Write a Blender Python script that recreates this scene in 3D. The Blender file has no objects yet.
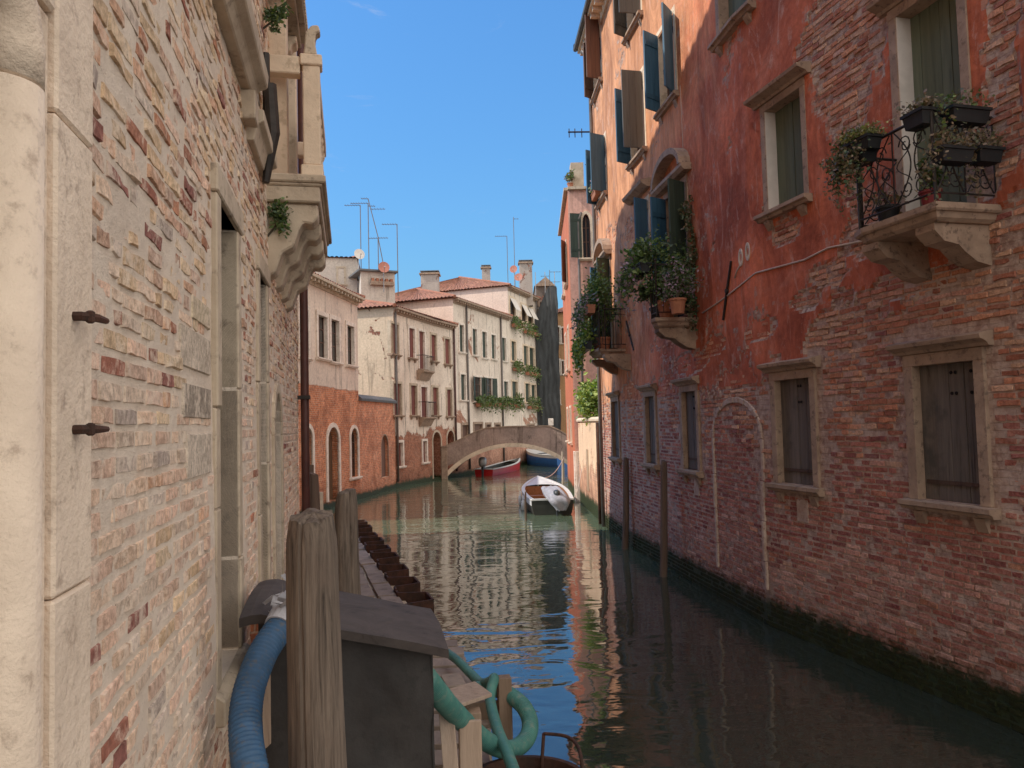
import bpy, bmesh, math, random
from mathutils import Vector, Matrix, noise as mnoise
V = Vector
R = random.Random(7)
C = bpy.context.scene.collection
PI = math.pi

# ------------------------------------------------------------------ camera
FPX = 770.0
TH, RO, HC = math.radians(2.97), 0.025, 3.0
F_ = V((0, math.cos(TH), math.sin(TH)))
U0 = V((0, -math.sin(TH), math.cos(TH)))
R0 = V((1, 0, 0))
CR = math.cos(RO) * R0 - math.sin(RO) * U0
CU = math.sin(RO) * R0 + math.cos(RO) * U0
CP = V((0, 0, HC))
cam = bpy.data.cameras.new('camera')
cam.sensor_width = 36
cam.lens = FPX / 1024 * 36
cam.clip_end = 3000
cam.clip_start = 0.05
co = bpy.data.objects.new('camera', cam)
C.objects.link(co)
m = Matrix.Identity(4)
for i in range(3):
    m[i][0], m[i][1], m[i][2], m[i][3] = CR[i], CU[i], -F_[i], CP[i]
co.matrix_world = m
bpy.context.scene.camera = co


def ray(x, y):                      # survey ray of a point of the photograph
    return F_ + CR * ((x - 512) / FPX) - CU * ((y - 384) / FPX)


def proj_x(p):
    v = p - CP
    return 512 + FPX * v.dot(CR) / v.dot(F_)


def on_z(x, y, z=0.0):
    d = ray(x, y)
    return CP + d * ((z - HC) / d.z)


def at(x, y, Y):
    d = ray(x, y)
    return CP + d * (Y / d.y)


# ------------------------------------------------------------------ object helpers
def tag(o, label=None, cat=None, group=None, kind=None):
    if label: o['label'] = label
    if cat: o['category'] = cat
    if group: o['group'] = group
    if kind: o['kind'] = kind
    return o


def empty(name, loc, label=None, cat=None, group=None):
    o = bpy.data.objects.new(name, None)
    o.empty_display_size = .1
    o.location = loc
    C.objects.link(o)
    return tag(o, label, cat, group)


class Geo:
    def __init__(s):
        s.v, s.f, s.c, s.m, s.uv = [], [], [], [], []

    def add(s, vs, fs, col=(1, 1, 1), mi=0, uv=None):
        b = len(s.v)
        s.v.extend([V(p) for p in vs])
        for k, f in enumerate(fs):
            s.f.append([b + i for i in f])
            s.c.append(col)
            s.m.append(mi)
            s.uv.append([uv[i] for i in f] if uv else None)

    def hexa(s, p, col=(1, 1, 1), mi=0):  # 8 corners: bottom 4 ring, top 4 ring
        s.add(p, [(3, 2, 1, 0), (4, 5, 6, 7), (0, 1, 5, 4), (1, 2, 6, 5), (2, 3, 7, 6), (3, 0, 4, 7)], col, mi)

    def obox(s, o, ax, ay, az, col=(1, 1, 1), mi=0):
        o, ax, ay, az = V(o), V(ax), V(ay), V(az)
        s.hexa([o, o + ax, o + ax + ay, o + ay, o + az, o + ax + az, o + ax + ay + az, o + ay + az], col, mi)

    def box(s, c, sz, rz=0, col=(1, 1, 1), mi=0):
        r = Matrix.Rotation(rz, 3, 'Z')
        ax, ay, az = r @ V((sz[0], 0, 0)), r @ V((0, sz[1], 0)), V((0, 0, sz[2]))
        s.obox(V(c) - ax / 2 - ay / 2 - az / 2, ax, ay, az, col, mi)

    def prism(s, pts, off, col=(1, 1, 1), mi=0):
        n = len(pts)
        off = V(off)
        vs = [V(p) for p in pts] + [V(p) + off for p in pts]
        s.add(vs, [list(range(n))[::-1], list(range(n, 2 * n))] + [(i, (i + 1) % n, n + (i + 1) % n, n + i) for i in range(n)], col, mi)

    def tube(s, pts, r, n=8, caps=True, col=(1, 1, 1), closed=False):
        pts = [V(p) for p in pts]
        k = len(pts)
        rr = r if isinstance(r, (list, tuple)) else [r] * k
        rings = []
        t0 = (pts[1] - pts[0]).normalized()
        ref = V((0, 0, 1)) if abs(t0.z) < .9 else V((1, 0, 0))
        a = t0.cross(ref).normalized()
        for i, p in enumerate(pts):
            t = (pts[min(i + 1, k - 1)] - pts[max(i - 1, 0)]).normalized()
            a = (a - t * a.dot(t)).normalized()
            b = t.cross(a)
            rings.append([p + (a * math.cos(2 * PI * j / n) + b * math.sin(2 * PI * j / n)) * rr[i] for j in range(n)])
        vs = [q for g in rings for q in g]
        fs = [(i * n + j, i * n + (j + 1) % n, (i + 1) * n + (j + 1) % n, (i + 1) * n + j) for i in range(k - 1) for j in range(n)]
        if caps:
            fs += [list(range(n))[::-1], [(k - 1) * n + j for j in range(n)]]
        s.add(vs, fs, col)

    def lathe(s, prof, c, n=16, col=(1, 1, 1), sx=1, sy=1):
        c = V(c)
        vs = [c + V((r * math.cos(2 * PI * j / n) * sx, r * math.sin(2 * PI * j / n) * sy, z)) for r, z in prof for j in range(n)]
        k = len(prof)
        fs = [(i * n + j, i * n + (j + 1) % n, (i + 1) * n + (j + 1) % n, (i + 1) * n + j) for i in range(k - 1) for j in range(n)]
        fs += [list(range(n))[::-1], [(k - 1) * n + j for j in range(n)]]
        s.add(vs, fs, col)

    def leaves(s, c, rad, n, size, clumps=9, droop=.3, cols=((1, 1, 1),), seed=None):
        rr = random.Random(seed if seed is not None else R.random())
        c = V(c)
        cl = []
        for _ in range(clumps):
            while True:
                q = V((rr.uniform(-1, 1), rr.uniform(-1, 1), rr.uniform(-1, 1)))
                if q.length < 1: break
            cl.append(q * .78)
        for _ in range(n):
            q = rr.choice(cl)
            p = V((q.x + rr.gauss(0, .2), q.y + rr.gauss(0, .2), q.z + rr.gauss(0, .2)))
            p = c + V((p.x * rad[0], p.y * rad[1], p.z * rad[2]))
            L = size * rr.uniform(.6, 1.35)
            d = V((rr.uniform(-1, 1), rr.uniform(-1, 1), rr.uniform(-.7, .8) - droop)).normalized()
            sd = d.cross(V((rr.uniform(-1, 1), rr.uniform(-1, 1), rr.uniform(-1, 1)))).normalized() * L * .28
            up = d.cross(sd).normalized() * L * .1
            k = rr.uniform(.55, 1.25)
            cc = rr.choice(cols)
            s.add([p, p + d * L * .5 + sd + up, p + d * L, p + d * L * .5 - sd + up], [(0, 1, 2, 3)], tuple(x * k for x in cc))

    def build(s, name, mat, parent=None, smooth=False, bevel=0, fix=True, label=None, cat=None, group=None, kind=None):
        me = bpy.data.meshes.new(name)
        vs = s.v
        off = V((0, 0, 0))
        if parent is None and vs:
            xs = [p.x for p in vs]; ys = [p.y for p in vs]; zs = [p.z for p in vs]
            off = V(((min(xs) + max(xs)) / 2, (min(ys) + max(ys)) / 2, min(zs)))
        me.from_pydata([p - off for p in vs], [], s.f)
        mats = mat if isinstance(mat, (list, tuple)) else [mat]
        for q in mats: me.materials.append(q)
        me.polygons.foreach_set('material_index', s.m)
        at_ = me.color_attributes.new('col', 'FLOAT_COLOR', 'CORNER')
        fl = []
        for f, c in zip(s.f, s.c):
            fl.extend([c[0], c[1], c[2], 1.0] * len(f))
        at_.data.foreach_set('color', fl)
        if any(u for u in s.uv):
            uvl = me.uv_layers.new(name='UVMap')
            fl = []
            for f, u in zip(s.f, s.uv):
                for k in range(len(f)):
                    fl.extend(u[k] if u else (0, 0))
            uvl.data.foreach_set('uv', fl)
        if fix or bevel:
            bm = bmesh.new(); bm.from_mesh(me)
            if fix: bmesh.ops.recalc_face_normals(bm, faces=bm.faces)
            if bevel:
                es = [e for e in bm.edges if len(e.link_faces) == 2 and e.calc_face_angle(0) > .6]
                bmesh.ops.bevel(bm, geom=es, offset=bevel, segments=1, affect='EDGES', clamp_overlap=True)
            bm.to_mesh(me); bm.free()
        if smooth: me.polygons.foreach_set('use_smooth', [True] * len(me.polygons))
        me.update()
        o = bpy.data.objects.new(name, me)
        C.objects.link(o)
        if parent is None:
            o.location = off
        else:
            o.parent = parent
            if parent.parent is None:
                o.matrix_parent_inverse = Matrix.Translation(-parent.location)
        return tag(o, label, cat, group, kind)


# ------------------------------------------------------------------ node helpers
def newmat(name):
    mt = bpy.data.materials.new(name)
    mt.use_nodes = True
    nt = mt.node_tree
    return mt, nt, nt.nodes['Principled BSDF']


class N:
    def __init__(s, nt): s.nt = nt

    def n(s, t, **kw):
        x = s.nt.nodes.new(t)
        for k, v in kw.items(): setattr(x, k, v)
        return x

    def put(s, sock, val):
        if isinstance(val, bpy.types.NodeSocket): s.nt.links.new(val, sock)
        elif isinstance(val, (tuple, list)) and len(val) == 3 and sock.type == 'RGBA': sock.default_value = (*val, 1)
        else: sock.default_value = val

    def math(s, op, a, b=0.0, clamp=False):
        x = s.n('ShaderNodeMath', operation=op, use_clamp=clamp)
        s.put(x.inputs[0], a); s.put(x.inputs[1], b)
        return x.outputs[0]

    def mix(s, fac, a, b, blend='MIX'):
        x = s.n('ShaderNodeMix', data_type='RGBA', blend_type=blend)
        s.put(x.inputs[0], fac); s.put(x.inputs[6], a); s.put(x.inputs[7], b)
        return x.outputs[2]

    def noise(s, vec, scale, detail=4, rough=.55, dist=0.0):
        x = s.n('ShaderNodeTexNoise')
        if vec is not None: s.put(x.inputs['Vector'], vec)
        x.inputs['Scale'].default_value = scale
        x.inputs['Detail'].default_value = detail
        x.inputs['Roughness'].default_value = rough
        x.inputs['Distortion'].default_value = dist
        return x.outputs['Fac']

    def ramp(s, v, lo, hi):
        x = s.n('ShaderNodeMapRange', clamp=True, interpolation_type='SMOOTHSTEP')
        s.put(x.inputs[0], v); s.put(x.inputs[1], lo); s.put(x.inputs[2], hi)
        return x.outputs[0]

    def scale(s, vec, sc):
        x = s.n('ShaderNodeMapping')
        s.put(x.inputs['Vector'], vec)
        x.inputs['Scale'].default_value = sc
        return x.outputs[0]

    def bump(s, h, strength, dist, nrm=None):
        x = s.n('ShaderNodeBump')
        x.inputs['Strength'].default_value = strength
        x.inputs['Distance'].default_value = dist
        s.put(x.inputs['Height'], h)
        if nrm is not None: s.put(x.inputs['Normal'], nrm)
        return x.outputs[0]

    def pos(s): return s.n('ShaderNodeNewGeometry').outputs['Position']

    def obj(s): return s.n('ShaderNodeTexCoord').outputs['Object']

    def uv(s): return s.n('ShaderNodeTexCoord').outputs['UV']

    def attr(s, name, out='Color'):
        x = s.n('ShaderNodeAttribute'); x.attribute_name = name
        return x.outputs[out]


def warm(c, k=1.):
    # warm cast put into the base colours to offset blue skylight
    if c is None: return None
    return (min(.9, c[0] * (1 + .10 * k)), min(.85, c[1] * (1 + .01 * k)), c[2] * (1 - .05 * k))


def simple(name, a, b=None, scale=3.0, rough=.8, metal=0.0, bumpd=.004, bscale=30, stretch=(1, 1, 1), attr=True, spots=None, spec=.3, det=5):
    """two-tone noisy surface; the mesh's own col attribute multiplies it"""
    mt, nt, bs = newmat(name)
    n = N(nt)
    b = b or tuple(x * .7 for x in a)
    if 'blue' not in name and 'teal' not in name and 'boat' not in name and 'cloth' not in name: a, b, spots = warm(a), warm(b), warm(spots)
    vec = n.scale(n.pos(), stretch)
    f = n.ramp(n.noise(vec, scale, det, .62, .4), .3, .7)
    c = n.mix(f, a, b)
    if spots:
        c = n.mix(n.ramp(n.noise(vec, scale * 3.3, 6, .7), .52, .68), c, spots)
    if attr: c = n.mix(1.0, c, n.attr('col'), 'MULTIPLY')
    n.put(bs.inputs['Base Color'], c)
    h = n.noise(vec, bscale, 5, .65)
    n.put(bs.inputs['Roughness'], n.math('ADD', n.math('MULTIPLY', h, .25), rough - .12, True))
    bs.inputs['Metallic'].default_value = metal
    bs.inputs['Specular IOR Level'].default_value = spec
    if bumpd: n.put(bs.inputs['Normal'], n.bump(h, .8, bumpd))
    return mt


def wall_mat(name, pa, pb, ba, bb, mortar, zb=-5., zamp=.6, patch=0., pscale=.45, hazy=None, useattr=False, streak=.35, relief=1., salt=0.0, algae=.32, grey=None, far_tone=None):
    """old lime plaster peeling off brickwork; UV holds metres along and up the wall"""
    mt, nt, bs = newmat(name)
    n = N(nt)
    P, uv = n.pos(), n.uv()
    pa, pb, ba, bb, mortar, hazy, grey = [warm(q) for q in (pa, pb, ba, bb, mortar, hazy, grey)]
    sep = n.n('ShaderNodeSeparateXYZ'); n.put(sep.inputs[0], P)
    z = sep.outputs[2]
    n1 = n.noise(P, .5, 6, .6, .5)
    n2 = n.noise(P, 2.3, 7, .68, .6)
    n3 = n.noise(P, 11, 6, .7)
    n4 = n.noise(P, 45, 4, .7)
    st = n.noise(n.scale(P, (1, 1, .09)), 3.2, 6, .66, .3)
    # exposure of brick
    edge = n.math('ADD', n.math('MULTIPLY', n.math('SUBTRACT', n1, .5), 2.2 * zamp),
                  n.math('MULTIPLY', n.math('SUBTRACT', n2, .5), 1.6 * zamp))
    low = n.ramp(n.math('SUBTRACT', n.math('ADD', edge, zb), z), -.03, .03)
    ex = low
    if patch:
        pn = n.noise(P, pscale, 8, .62, .7)
        ex = n.math('MAXIMUM', ex, n.ramp(pn, 1 - patch, 1 - patch + .014))
    if useattr:
        an = n.math('ADD', n.attr('col', 'Fac'), n.math('ADD', n.math('MULTIPLY', n.math('SUBTRACT', n2, .5), .35), n.math('MULTIPLY', n.math('SUBTRACT', n3, .5), .35)))
        ex = n.ramp(an, .485, .515)
    # brick coordinates wobble a little
    nv = n.n('ShaderNodeTexNoise'); n.put(nv.inputs['Vector'], P); nv.inputs['Scale'].default_value = 5; nv.inputs['Detail'].default_value = 4
    wob = n.n('ShaderNodeVectorMath', operation='SCALE')
    sub = n.n('ShaderNodeVectorMath', operation='SUBTRACT'); n.put(sub.inputs[0], nv.outputs['Color']); sub.inputs[1].default_value = (.5, .5, .5)
    n.put(wob.inputs[0], sub.outputs[0]); wob.inputs['Scale'].default_value = .034
    bv = n.n('ShaderNodeVectorMath', operation='ADD'); n.put(bv.inputs[0], uv); n.put(bv.inputs[1], wob.outputs[0])
    br = n.n('ShaderNodeTexBrick'); n.put(br.inputs['Vector'], bv.outputs[0])
    br.offset = .5; br.squash = .7; br.squash_frequency = 3
    for k, v_ in (('Scale', 1), ('Mortar Size', .0085), ('Mortar Smooth', .35), ('Bias', -.1), ('Brick Width', .245), ('Row Height', .074)):
        br.inputs[k].default_value = v_
    n.put(br.inputs['Color1'], ba); n.put(br.inputs['Color2'], bb); n.put(br.inputs['Mortar'], mortar)
    bc = n.mix(1., br.outputs['Color'], n.mix(n.ramp(n3, .3, .7), (.62, .6, .6), (1.25, 1.2, 1.15)), 'MULTIPLY')
    bc = n.mix(n.ramp(n2, .5, .75), bc, n.mix(.45, bc, mortar))
    bc = n.mix(n.ramp(n.noise(P, .8, 8, .75, 1.), .42, .62), bc, n.mix(1., bc, (.62, .58, .58), 'MULTIPLY'))
    if salt:
        bc = n.mix(n.math('MULTIPLY', n.ramp(n.math('ADD', n.math('MULTIPLY', n1, .6), n.math('MULTIPLY', n2, .5)), .5, .68), salt), bc, (.42, .36, .36))
    # plaster
    pc = n.mix(n.ramp(n1, .34, .66), pa, pb)
    pc = n.mix(n.math('MULTIPLY', n.ramp(st, .54, .68), streak), pc, tuple(x * .34 for x in pa))
    pc = n.mix(n.math('MULTIPLY', n.ramp(n.noise(P, 1.6, 8, .78, 1.0), .57, .66), streak * .8), pc, tuple(x * .5 for x in pb))
    if hazy:
        pc = n.mix(n.math('MULTIPLY', n.ramp(n.noise(n.scale(P, (1, 1, .6)), 1.5, 8, .72, 1.2), .5, .72), .6), pc, hazy)
    if grey:
        pc = n.mix(n.ramp(n.math('ADD', n.math('MULTIPLY', n2, .5), n.math('MULTIPLY', st, .6)), .6, .72), pc, grey)
    pc = n.mix(1., pc, n.mix(n.ramp(n3, .25, .75), (.8, .79, .78), (1.12, 1.12, 1.1)), 'MULTIPLY')
    if far_tone:  # paler tone towards the far, upper part of the wall
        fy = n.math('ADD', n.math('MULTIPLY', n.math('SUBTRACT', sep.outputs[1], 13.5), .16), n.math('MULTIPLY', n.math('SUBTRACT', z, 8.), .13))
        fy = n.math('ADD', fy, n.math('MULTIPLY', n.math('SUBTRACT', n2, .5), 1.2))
        pc = n.mix(n.math('MULTIPLY', n.ramp(fy, -.35, .75), .85), pc, n.mix(n.ramp(st, .3, .7), far_tone, tuple(x * .8 for x in far_tone)))
    if useattr:
        big = n.noise(n.scale(P, (1, 1, .55)), .9, 9, .74, 1.4)
        pc = n.mix(1., pc, n.mix(n.ramp(big, .32, .68), (.52, .47, .46), (1.2, 1.18, 1.15)), 'MULTIPLY')
        pc = n.mix(n.math('MULTIPLY', n.ramp(n.noise(n.scale(P, (1, 1, .35)), 2.6, 9, .8, 1.8), .53, .66), .6), pc, (.64, .40, .31))
    # grey render halo at the broken rim
    if useattr:
        bc = n.mix(n.ramp(n3, .35, .65), (.26, .15, .115), (.52, .37, .29))
        bc = n.mix(n.ramp(n1, .45, .62), bc, n.mix(.5, bc, (.54, .40, .32)))
        rim = n.math('SUBTRACT', n.ramp(an, .40, .47), ex, True)
        pc = n.mix(n.math('MULTIPLY', rim, .55), pc, (.36, .25, .2))
    c = n.mix(ex, pc, bc)
    # tide line
    zz = n.math('ADD', z, n.math('MULTIPLY', n.math('SUBTRACT', n2, .5), .5))
    damp = n.math('SUBTRACT', 1., n.ramp(zz, .3, 1.1))
    c = n.mix(n.math('MULTIPLY', damp, .5), c, n.mix(1., c, (.45, .42, .42), 'MULTIPLY'))
    al = n.math('SUBTRACT', 1., n.ramp(zz, algae, algae + .2))
    c = n.mix(al, c, n.mix(n3, (.012, .018, .008), (.035, .05, .018)))
    n.put(bs.inputs['Base Color'], c)
    bs.inputs['Specular IOR Level'].default_value = .2
    n.put(bs.inputs['Roughness'], n.math('SUBTRACT', .95, n.math('MULTIPLY', al, .4)))
    bh = n.math('ADD', n.math('MULTIPLY', n.math('SUBTRACT', 1., br.outputs['Fac']), .55),
                n.math('ADD', n.math('MULTIPLY', n2, .75), n.math('MULTIPLY', n3, .6)))
    ph = n.math('ADD', 1.5, n.math('ADD', n.math('MULTIPLY', n2, .35), n.math('MULTIPLY', n3, .22)))
    h = n.n('ShaderNodeMix'); n.put(h.inputs[0], ex); n.put(h.inputs[2], ph); n.put(h.inputs[3], bh)
    hh = n.math('ADD', h.outputs[0], n.math('MULTIPLY', n4, .12))
    n.put(bs.inputs['Normal'], n.bump(hh, 1., .022 * relief))
    return mt


def plank_mat(name, a, b, dark, rough=.85, sc=(22, 22, 1.1), bumpd=.006, worn=None):
    """grained timber: stretched noise along the board"""
    mt, nt, bs = newmat(name)
    n = N(nt)
    if 'blue' not in name: a, b, dark, worn = warm(a), warm(b), warm(dark), warm(worn)
    v = n.scale(n.pos(), sc)
    g = n.noise(v, 1.0, 8, .7, .8)
    big = n.noise(n.pos(), 2.2, 5, .6)
    c = n.mix(n.ramp(g, .3, .7), a, b)
    c = n.mix(n.ramp(g, .56, .72), c, dark)
    if worn: c = n.mix(n.ramp(big, .48, .7), c, worn)
    c = n.mix(1., c, n.attr('col'), 'MULTIPLY')
    n.put(bs.inputs['Base Color'], c)
    bs.inputs['Roughness'].default_value = rough
    bs.inputs['Specular IOR Level'].default_value = .25
    n.put(bs.inputs['Normal'], n.bump(g, .9, bumpd))
    return mt


# ------------------------------------------------------------------ materials
M = {}
M['stone'] = simple('istrian_stone', (.52, .45, .345), (.36, .30, .225), 2.5, .85, bumpd=.008, bscale=22, spots=(.22, .18, .14))
M['stone_light'] = simple('pale_stone', (.74, .62, .47), (.58, .48, .36), 2.2, .85, bumpd=.007, bscale=26, spots=(.45, .36, .26))
M['stone_door'] = simple('pitted_door_stone', (.74, .64, .52), (.60, .51, .41), 3.5, .9, bumpd=.012, bscale=34, spots=(.42, .34, .27))
M['stone_arch'] = simple('dull_arch_stone', (.50, .42, .36), (.36, .27, .22), 5, .9, bumpd=.01, bscale=26, spots=(.28, .17, .13))
M['stone_brown'] = simple('weathered_brown_stone', (.36, .265, .195), (.235, .17, .125), 3.5, .85, bumpd=.009, bscale=24, spots=(.13, .095, .075))
M['stone_white'] = simple('limewashed_stone', (.82, .77, .70), (.62, .56, .49), 2.5, .85, bumpd=.004, bscale=26, spots=(.4, .33, .28))
M['shutter_green'] = plank_mat('faded_green_boards', (.115, .145, .10), (.08, .105, .075), (.045, .06, .045), sc=(14, 14, 1.0), bumpd=.003)
M['shutter_grey'] = plank_mat('grey_brown_boards', (.14, .125, .11), (.085, .078, .07), (.025, .023, .02), sc=(16, 16, .9), worn=(.06, .06, .058))
M['shutter_blue'] = plank_mat('blue_painted_boards', (.05, .125, .20), (.035, .09, .15), (.02, .055, .09), rough=.6, bumpd=.002)
M['shutter_lead'] = plank_mat('dark_grey_panel', (.10, .105, .10), (.075, .08, .075), (.05, .055, .05), rough=.65, bumpd=.002)
M['shutter_brown'] = plank_mat('brown_painted_boards', (.13, .075, .055), (.09, .052, .04), (.05, .03, .025), rough=.75, bumpd=.002)
M['shutter_red'] = plank_mat('dark_red_boards', (.16, .045, .035), (.12, .035, .028), (.07, .022, .02), rough=.7, bumpd=.002)
M['shutter_dkgreen'] = plank_mat('dark_green_boards', (.035, .055, .042), (.022, .036, .03), (.015, .022, .02), rough=.6, bumpd=.002)
M['door_wood'] = plank_mat('old_brown_door', (.14, .085, .05), (.09, .055, .033), (.04, .026, .018))
M['pole'] = plank_mat('weathered_pole_wood', (.185, .15, .12), (.058, .047, .039), (.011, .009, .008), sc=(34, 34, 1.5), bumpd=.02, worn=(.13, .10, .08))
M['pole_dark'] = plank_mat('dark_wet_pole_wood', (.115, .08, .06), (.075, .052, .042), (.03, .022, .019), sc=(22, 22, 1.2), bumpd=.01)
M['pole_pale'] = plank_mat('pale_pole_wood', (.42, .36, .29), (.32, .27, .21), (.2, .16, .12), sc=(22, 22, 1.2))
M['planks'] = plank_mat('greyed_planks', (.27, .225, .19), (.175, .145, .12), (.07, .055, .048), sc=(3, 3, 3), bumpd=.006)
M['timber'] = plank_mat('weathered_timber', (.38, .30, .235), (.26, .20, .155), (.13, .095, .075), sc=(20, 20, 1.5), worn=(.31, .265, .225))
M['iron'] = simple('dark_iron', (.035, .03, .028), (.02, .018, .017), 12, .6, .4, bumpd=.001, bscale=80)
M['rust'] = simple('rusty_steel', (.07, .030, .02), (.028, .016, .012), 5, .9, .1, bumpd=.008, bscale=35, spots=(.02, .014, .012))
M['pipe_red'] = simple('maroon_downpipe', (.085, .034, .03), (.055, .026, .024), 4, .5, .2, bumpd=.001)
M['pipe_grey'] = simple('grey_downpipe', (.14, .13, .125), (.10, .09, .085), 4, .5, .3, bumpd=.001)
M['lead'] = simple('lead_flashing', (.13, .14, .15), (.09, .10, .11), 5, .55, .3, bumpd=.004, bscale=9)
M['glass'] = simple('dark_window_glass', (.012, .015, .017), (.02, .023, .025), 2, .12, 0, bumpd=0, spec=.6)
M['dark'] = simple('dark_interior', (.012, .011, .010), (.02, .018, .016), 2, .9, bumpd=0)
M['white_paint'] = simple('white_paint', (.72, .70, .66), (.6, .58, .54), 4, .6, bumpd=.002)
M['cloth_white'] = simple('white_cloth', (.56, .55, .58), (.40, .39, .42), 5, .85, bumpd=.01, bscale=9)
M['tarp_grey'] = simple('grey_tarpaulin_cloth', (.36, .36, .41), (.24, .24, .28), 7, .7, bumpd=.02, bscale=9)
M['tile'] = simple('terracotta_tiles', (.29, .12, .075), (.15, .07, .05), 6, .9, bumpd=.01, bscale=14, spots=(.40, .24, .16))
M['terracotta'] = simple('terracotta_pot', (.36, .15, .085), (.25, .10, .06), 8, .85, bumpd=.002)
M['plastic_dark'] = simple('dark_planter', (.014, .017, .02), (.010, .012, .014), 8, .6, bumpd=.001)
M['plastic_white'] = simple('pale_pot', (.55, .52, .48), (.42, .40, .37), 8, .6, bumpd=.001)
M['plastic_red'] = simple('red_pot', (.22, .025, .03), (.15, .02, .022), 8, .5, bumpd=.001)
M['metal'] = simple('galvanised_metal', (.34, .35, .36), (.25, .26, .27), 8, .45, .7, bumpd=0)
M['cable'] = simple('pale_cable', (.50, .42, .37), (.4, .33, .29), 8, .7, bumpd=0)
M['ceramic'] = simple('pale_ceramic', (.62, .55, .44), (.5, .43, .34), 8, .5, bumpd=.002)
M['boat_red'] = simple('red_boat_paint', (.42, .012, .012), (.33, .010, .012), 3, .4, bumpd=.001)
M['boat_blue'] = simple('blue_boat_paint', (.02, .11, .36), (.018, .09, .28), 3, .4, bumpd=.001)
M['boat_white'] = simple('white_boat_paint', (.68, .68, .67), (.58, .58, .56), 3, .4, bumpd=.001)
M['boat_wood'] = plank_mat('varnished_boat_wood', (.27, .115, .05), (.19, .08, .035), (.10, .045, .02), rough=.5, sc=(10, 2, 10))
M['boat_dark'] = simple('dark_hull_paint', (.03, .035, .03), (.02, .022, .02), 3, .5, bumpd=.001)
M['tarp'] = simple('black_tarred_felt', (.017, .0165, .017), (.030, .029, .029), 3.2, .7, bumpd=.007, bscale=13, spots=(.018, .018, .018), spec=.3)
M['felt_roof'] = plank_mat('grey_felt_roof', (.066, .057, .055), (.04, .035, .034), (.018, .016, .016), sc=(5, 5, 5), bumpd=.006)
M['hose_blue'] = simple('blue_hose', (.04, .105, .215), (.028, .075, .15), 9, .6, bumpd=.002, spots=(.085, .095, .11))
M['hose_teal'] = simple('teal_hose', (.065, .205, .165), (.04, .14, .12), 5, .55, bumpd=.002, spots=(.13, .20, .16))
M['motor'] = simple('dark_motor', (.03, .04, .05), (.02, .025, .03), 8, .4, bumpd=0)
M['dish_red'] = simple('rusty_red_dish', (.42, .16, .11), (.3, .11, .08), 8, .6, bumpd=0)
M['net'] = simple('dark_scaffold_net', (.048, .055, .060), (.030, .034, .038), 2.6, .95, bumpd=.03, bscale=9, stretch=(1.5, 1.5, .5))
M['soil'] = simple('planting_soil', (.05, .035, .025), (.03, .02, .015), 20, .95)


def leaf_mat(name, a, trans=.25):
    mt, nt, bs = newmat(name)
    n = N(nt)
    c = n.mix(1., a, n.attr('col'), 'MULTIPLY')
    n.put(bs.inputs['Base Color'], c)
    bs.inputs['Roughness'].default_value = .55
    tr = n.n('ShaderNodeBsdfTranslucent'); n.put(tr.inputs[0], n.mix(1., c, (1.3, 1.5, .6), 'MULTIPLY'))
    mx = n.n('ShaderNodeMixShader'); mx.inputs[0].default_value = trans
    out = nt.nodes['Material Output']
    nt.links.new(bs.outputs[0], mx.inputs[1]); nt.links.new(tr.outputs[0], mx.inputs[2]); nt.links.new(mx.outputs[0], out.inputs[0])
    return mt


M['leaf'] = leaf_mat('leaf', (1, 1, 1))
GREEN = ((.10, .16, .05), (.07, .125, .04), (.15, .21, .06))
DARKG = ((.045, .085, .035), (.06, .10, .045), (.08, .12, .05))
LIME = ((.27, .34, .05), (.19, .27, .05), (.33, .38, .08), (.10, .17, .04))
DRY = ((.19, .13, .08), (.13, .10, .065), (.11, .12, .06), (.24, .16, .10))
YEL = ((.30, .27, .09), (.22, .22, .07), (.14, .16, .05))
LILAC = ((.40, .27, .36), (.30, .20, .28), (.10, .14, .06), (.08, .13, .05))

BR1, BR2, MO = (.33, .125, .085), (.21, .085, .065), (.40, .30, .24)
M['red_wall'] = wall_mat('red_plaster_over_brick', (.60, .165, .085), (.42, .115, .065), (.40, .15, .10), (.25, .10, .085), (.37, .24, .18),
                         hazy=(.58, .25, .18), useattr=True, streak=.4, relief=1.25, salt=0, algae=.30, far_tone=(.76, .36, .18))
M['pink_wall'] = wall_mat('pink_plaster', (.68, .40, .33), (.56, .32, .27), BR1, BR2, MO, zb=-5, patch=.33, streak=.5)
M['strip_wall'] = wall_mat('orange_red_plaster', (.50, .15, .075), (.42, .12, .065), BR1, BR2, MO, zb=-5, streak=.3)
M['garden_wall'] = wall_mat('garden_wall_brick', (.82, .62, .42), (.70, .50, .34), (.62, .33, .20), (.50, .25, .16), (.78, .62, .46), zb=1.5, zamp=1.4, patch=.42, algae=.4)
M['house_brick'] = wall_mat('orange_brick', (.74, .66, .57), (.62, .54, .47), (.70, .27, .13), (.47, .165, .09), (.68, .48, .35), zb=4.55, zamp=.12, streak=.6, grey=(.30, .27, .25), algae=.15)
M['court_brick'] = wall_mat('pale_red_brick', (.45, .36, .30), (.36, .29, .25), (.74, .30, .16), (.54, .21, .13), (.75, .56, .42), zb=50, algae=.15)
M['gable_plaster'] = wall_mat('sunny_cream_plaster', (.60, .50, .38), (.52, .43, .33), BR1, BR2, MO, zb=-5, patch=.40, pscale=.7, streak=.6, relief=2.2)
M['house_beige'] = wall_mat('beige_plaster', (.75, .67, .58), (.63, .55, .47), (.44, .17, .10), (.32, .13, .085), (.5, .36, .27), zb=2.7, zamp=.9, patch=.36, streak=.9, grey=(.32, .26, .22), algae=.15)
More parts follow.
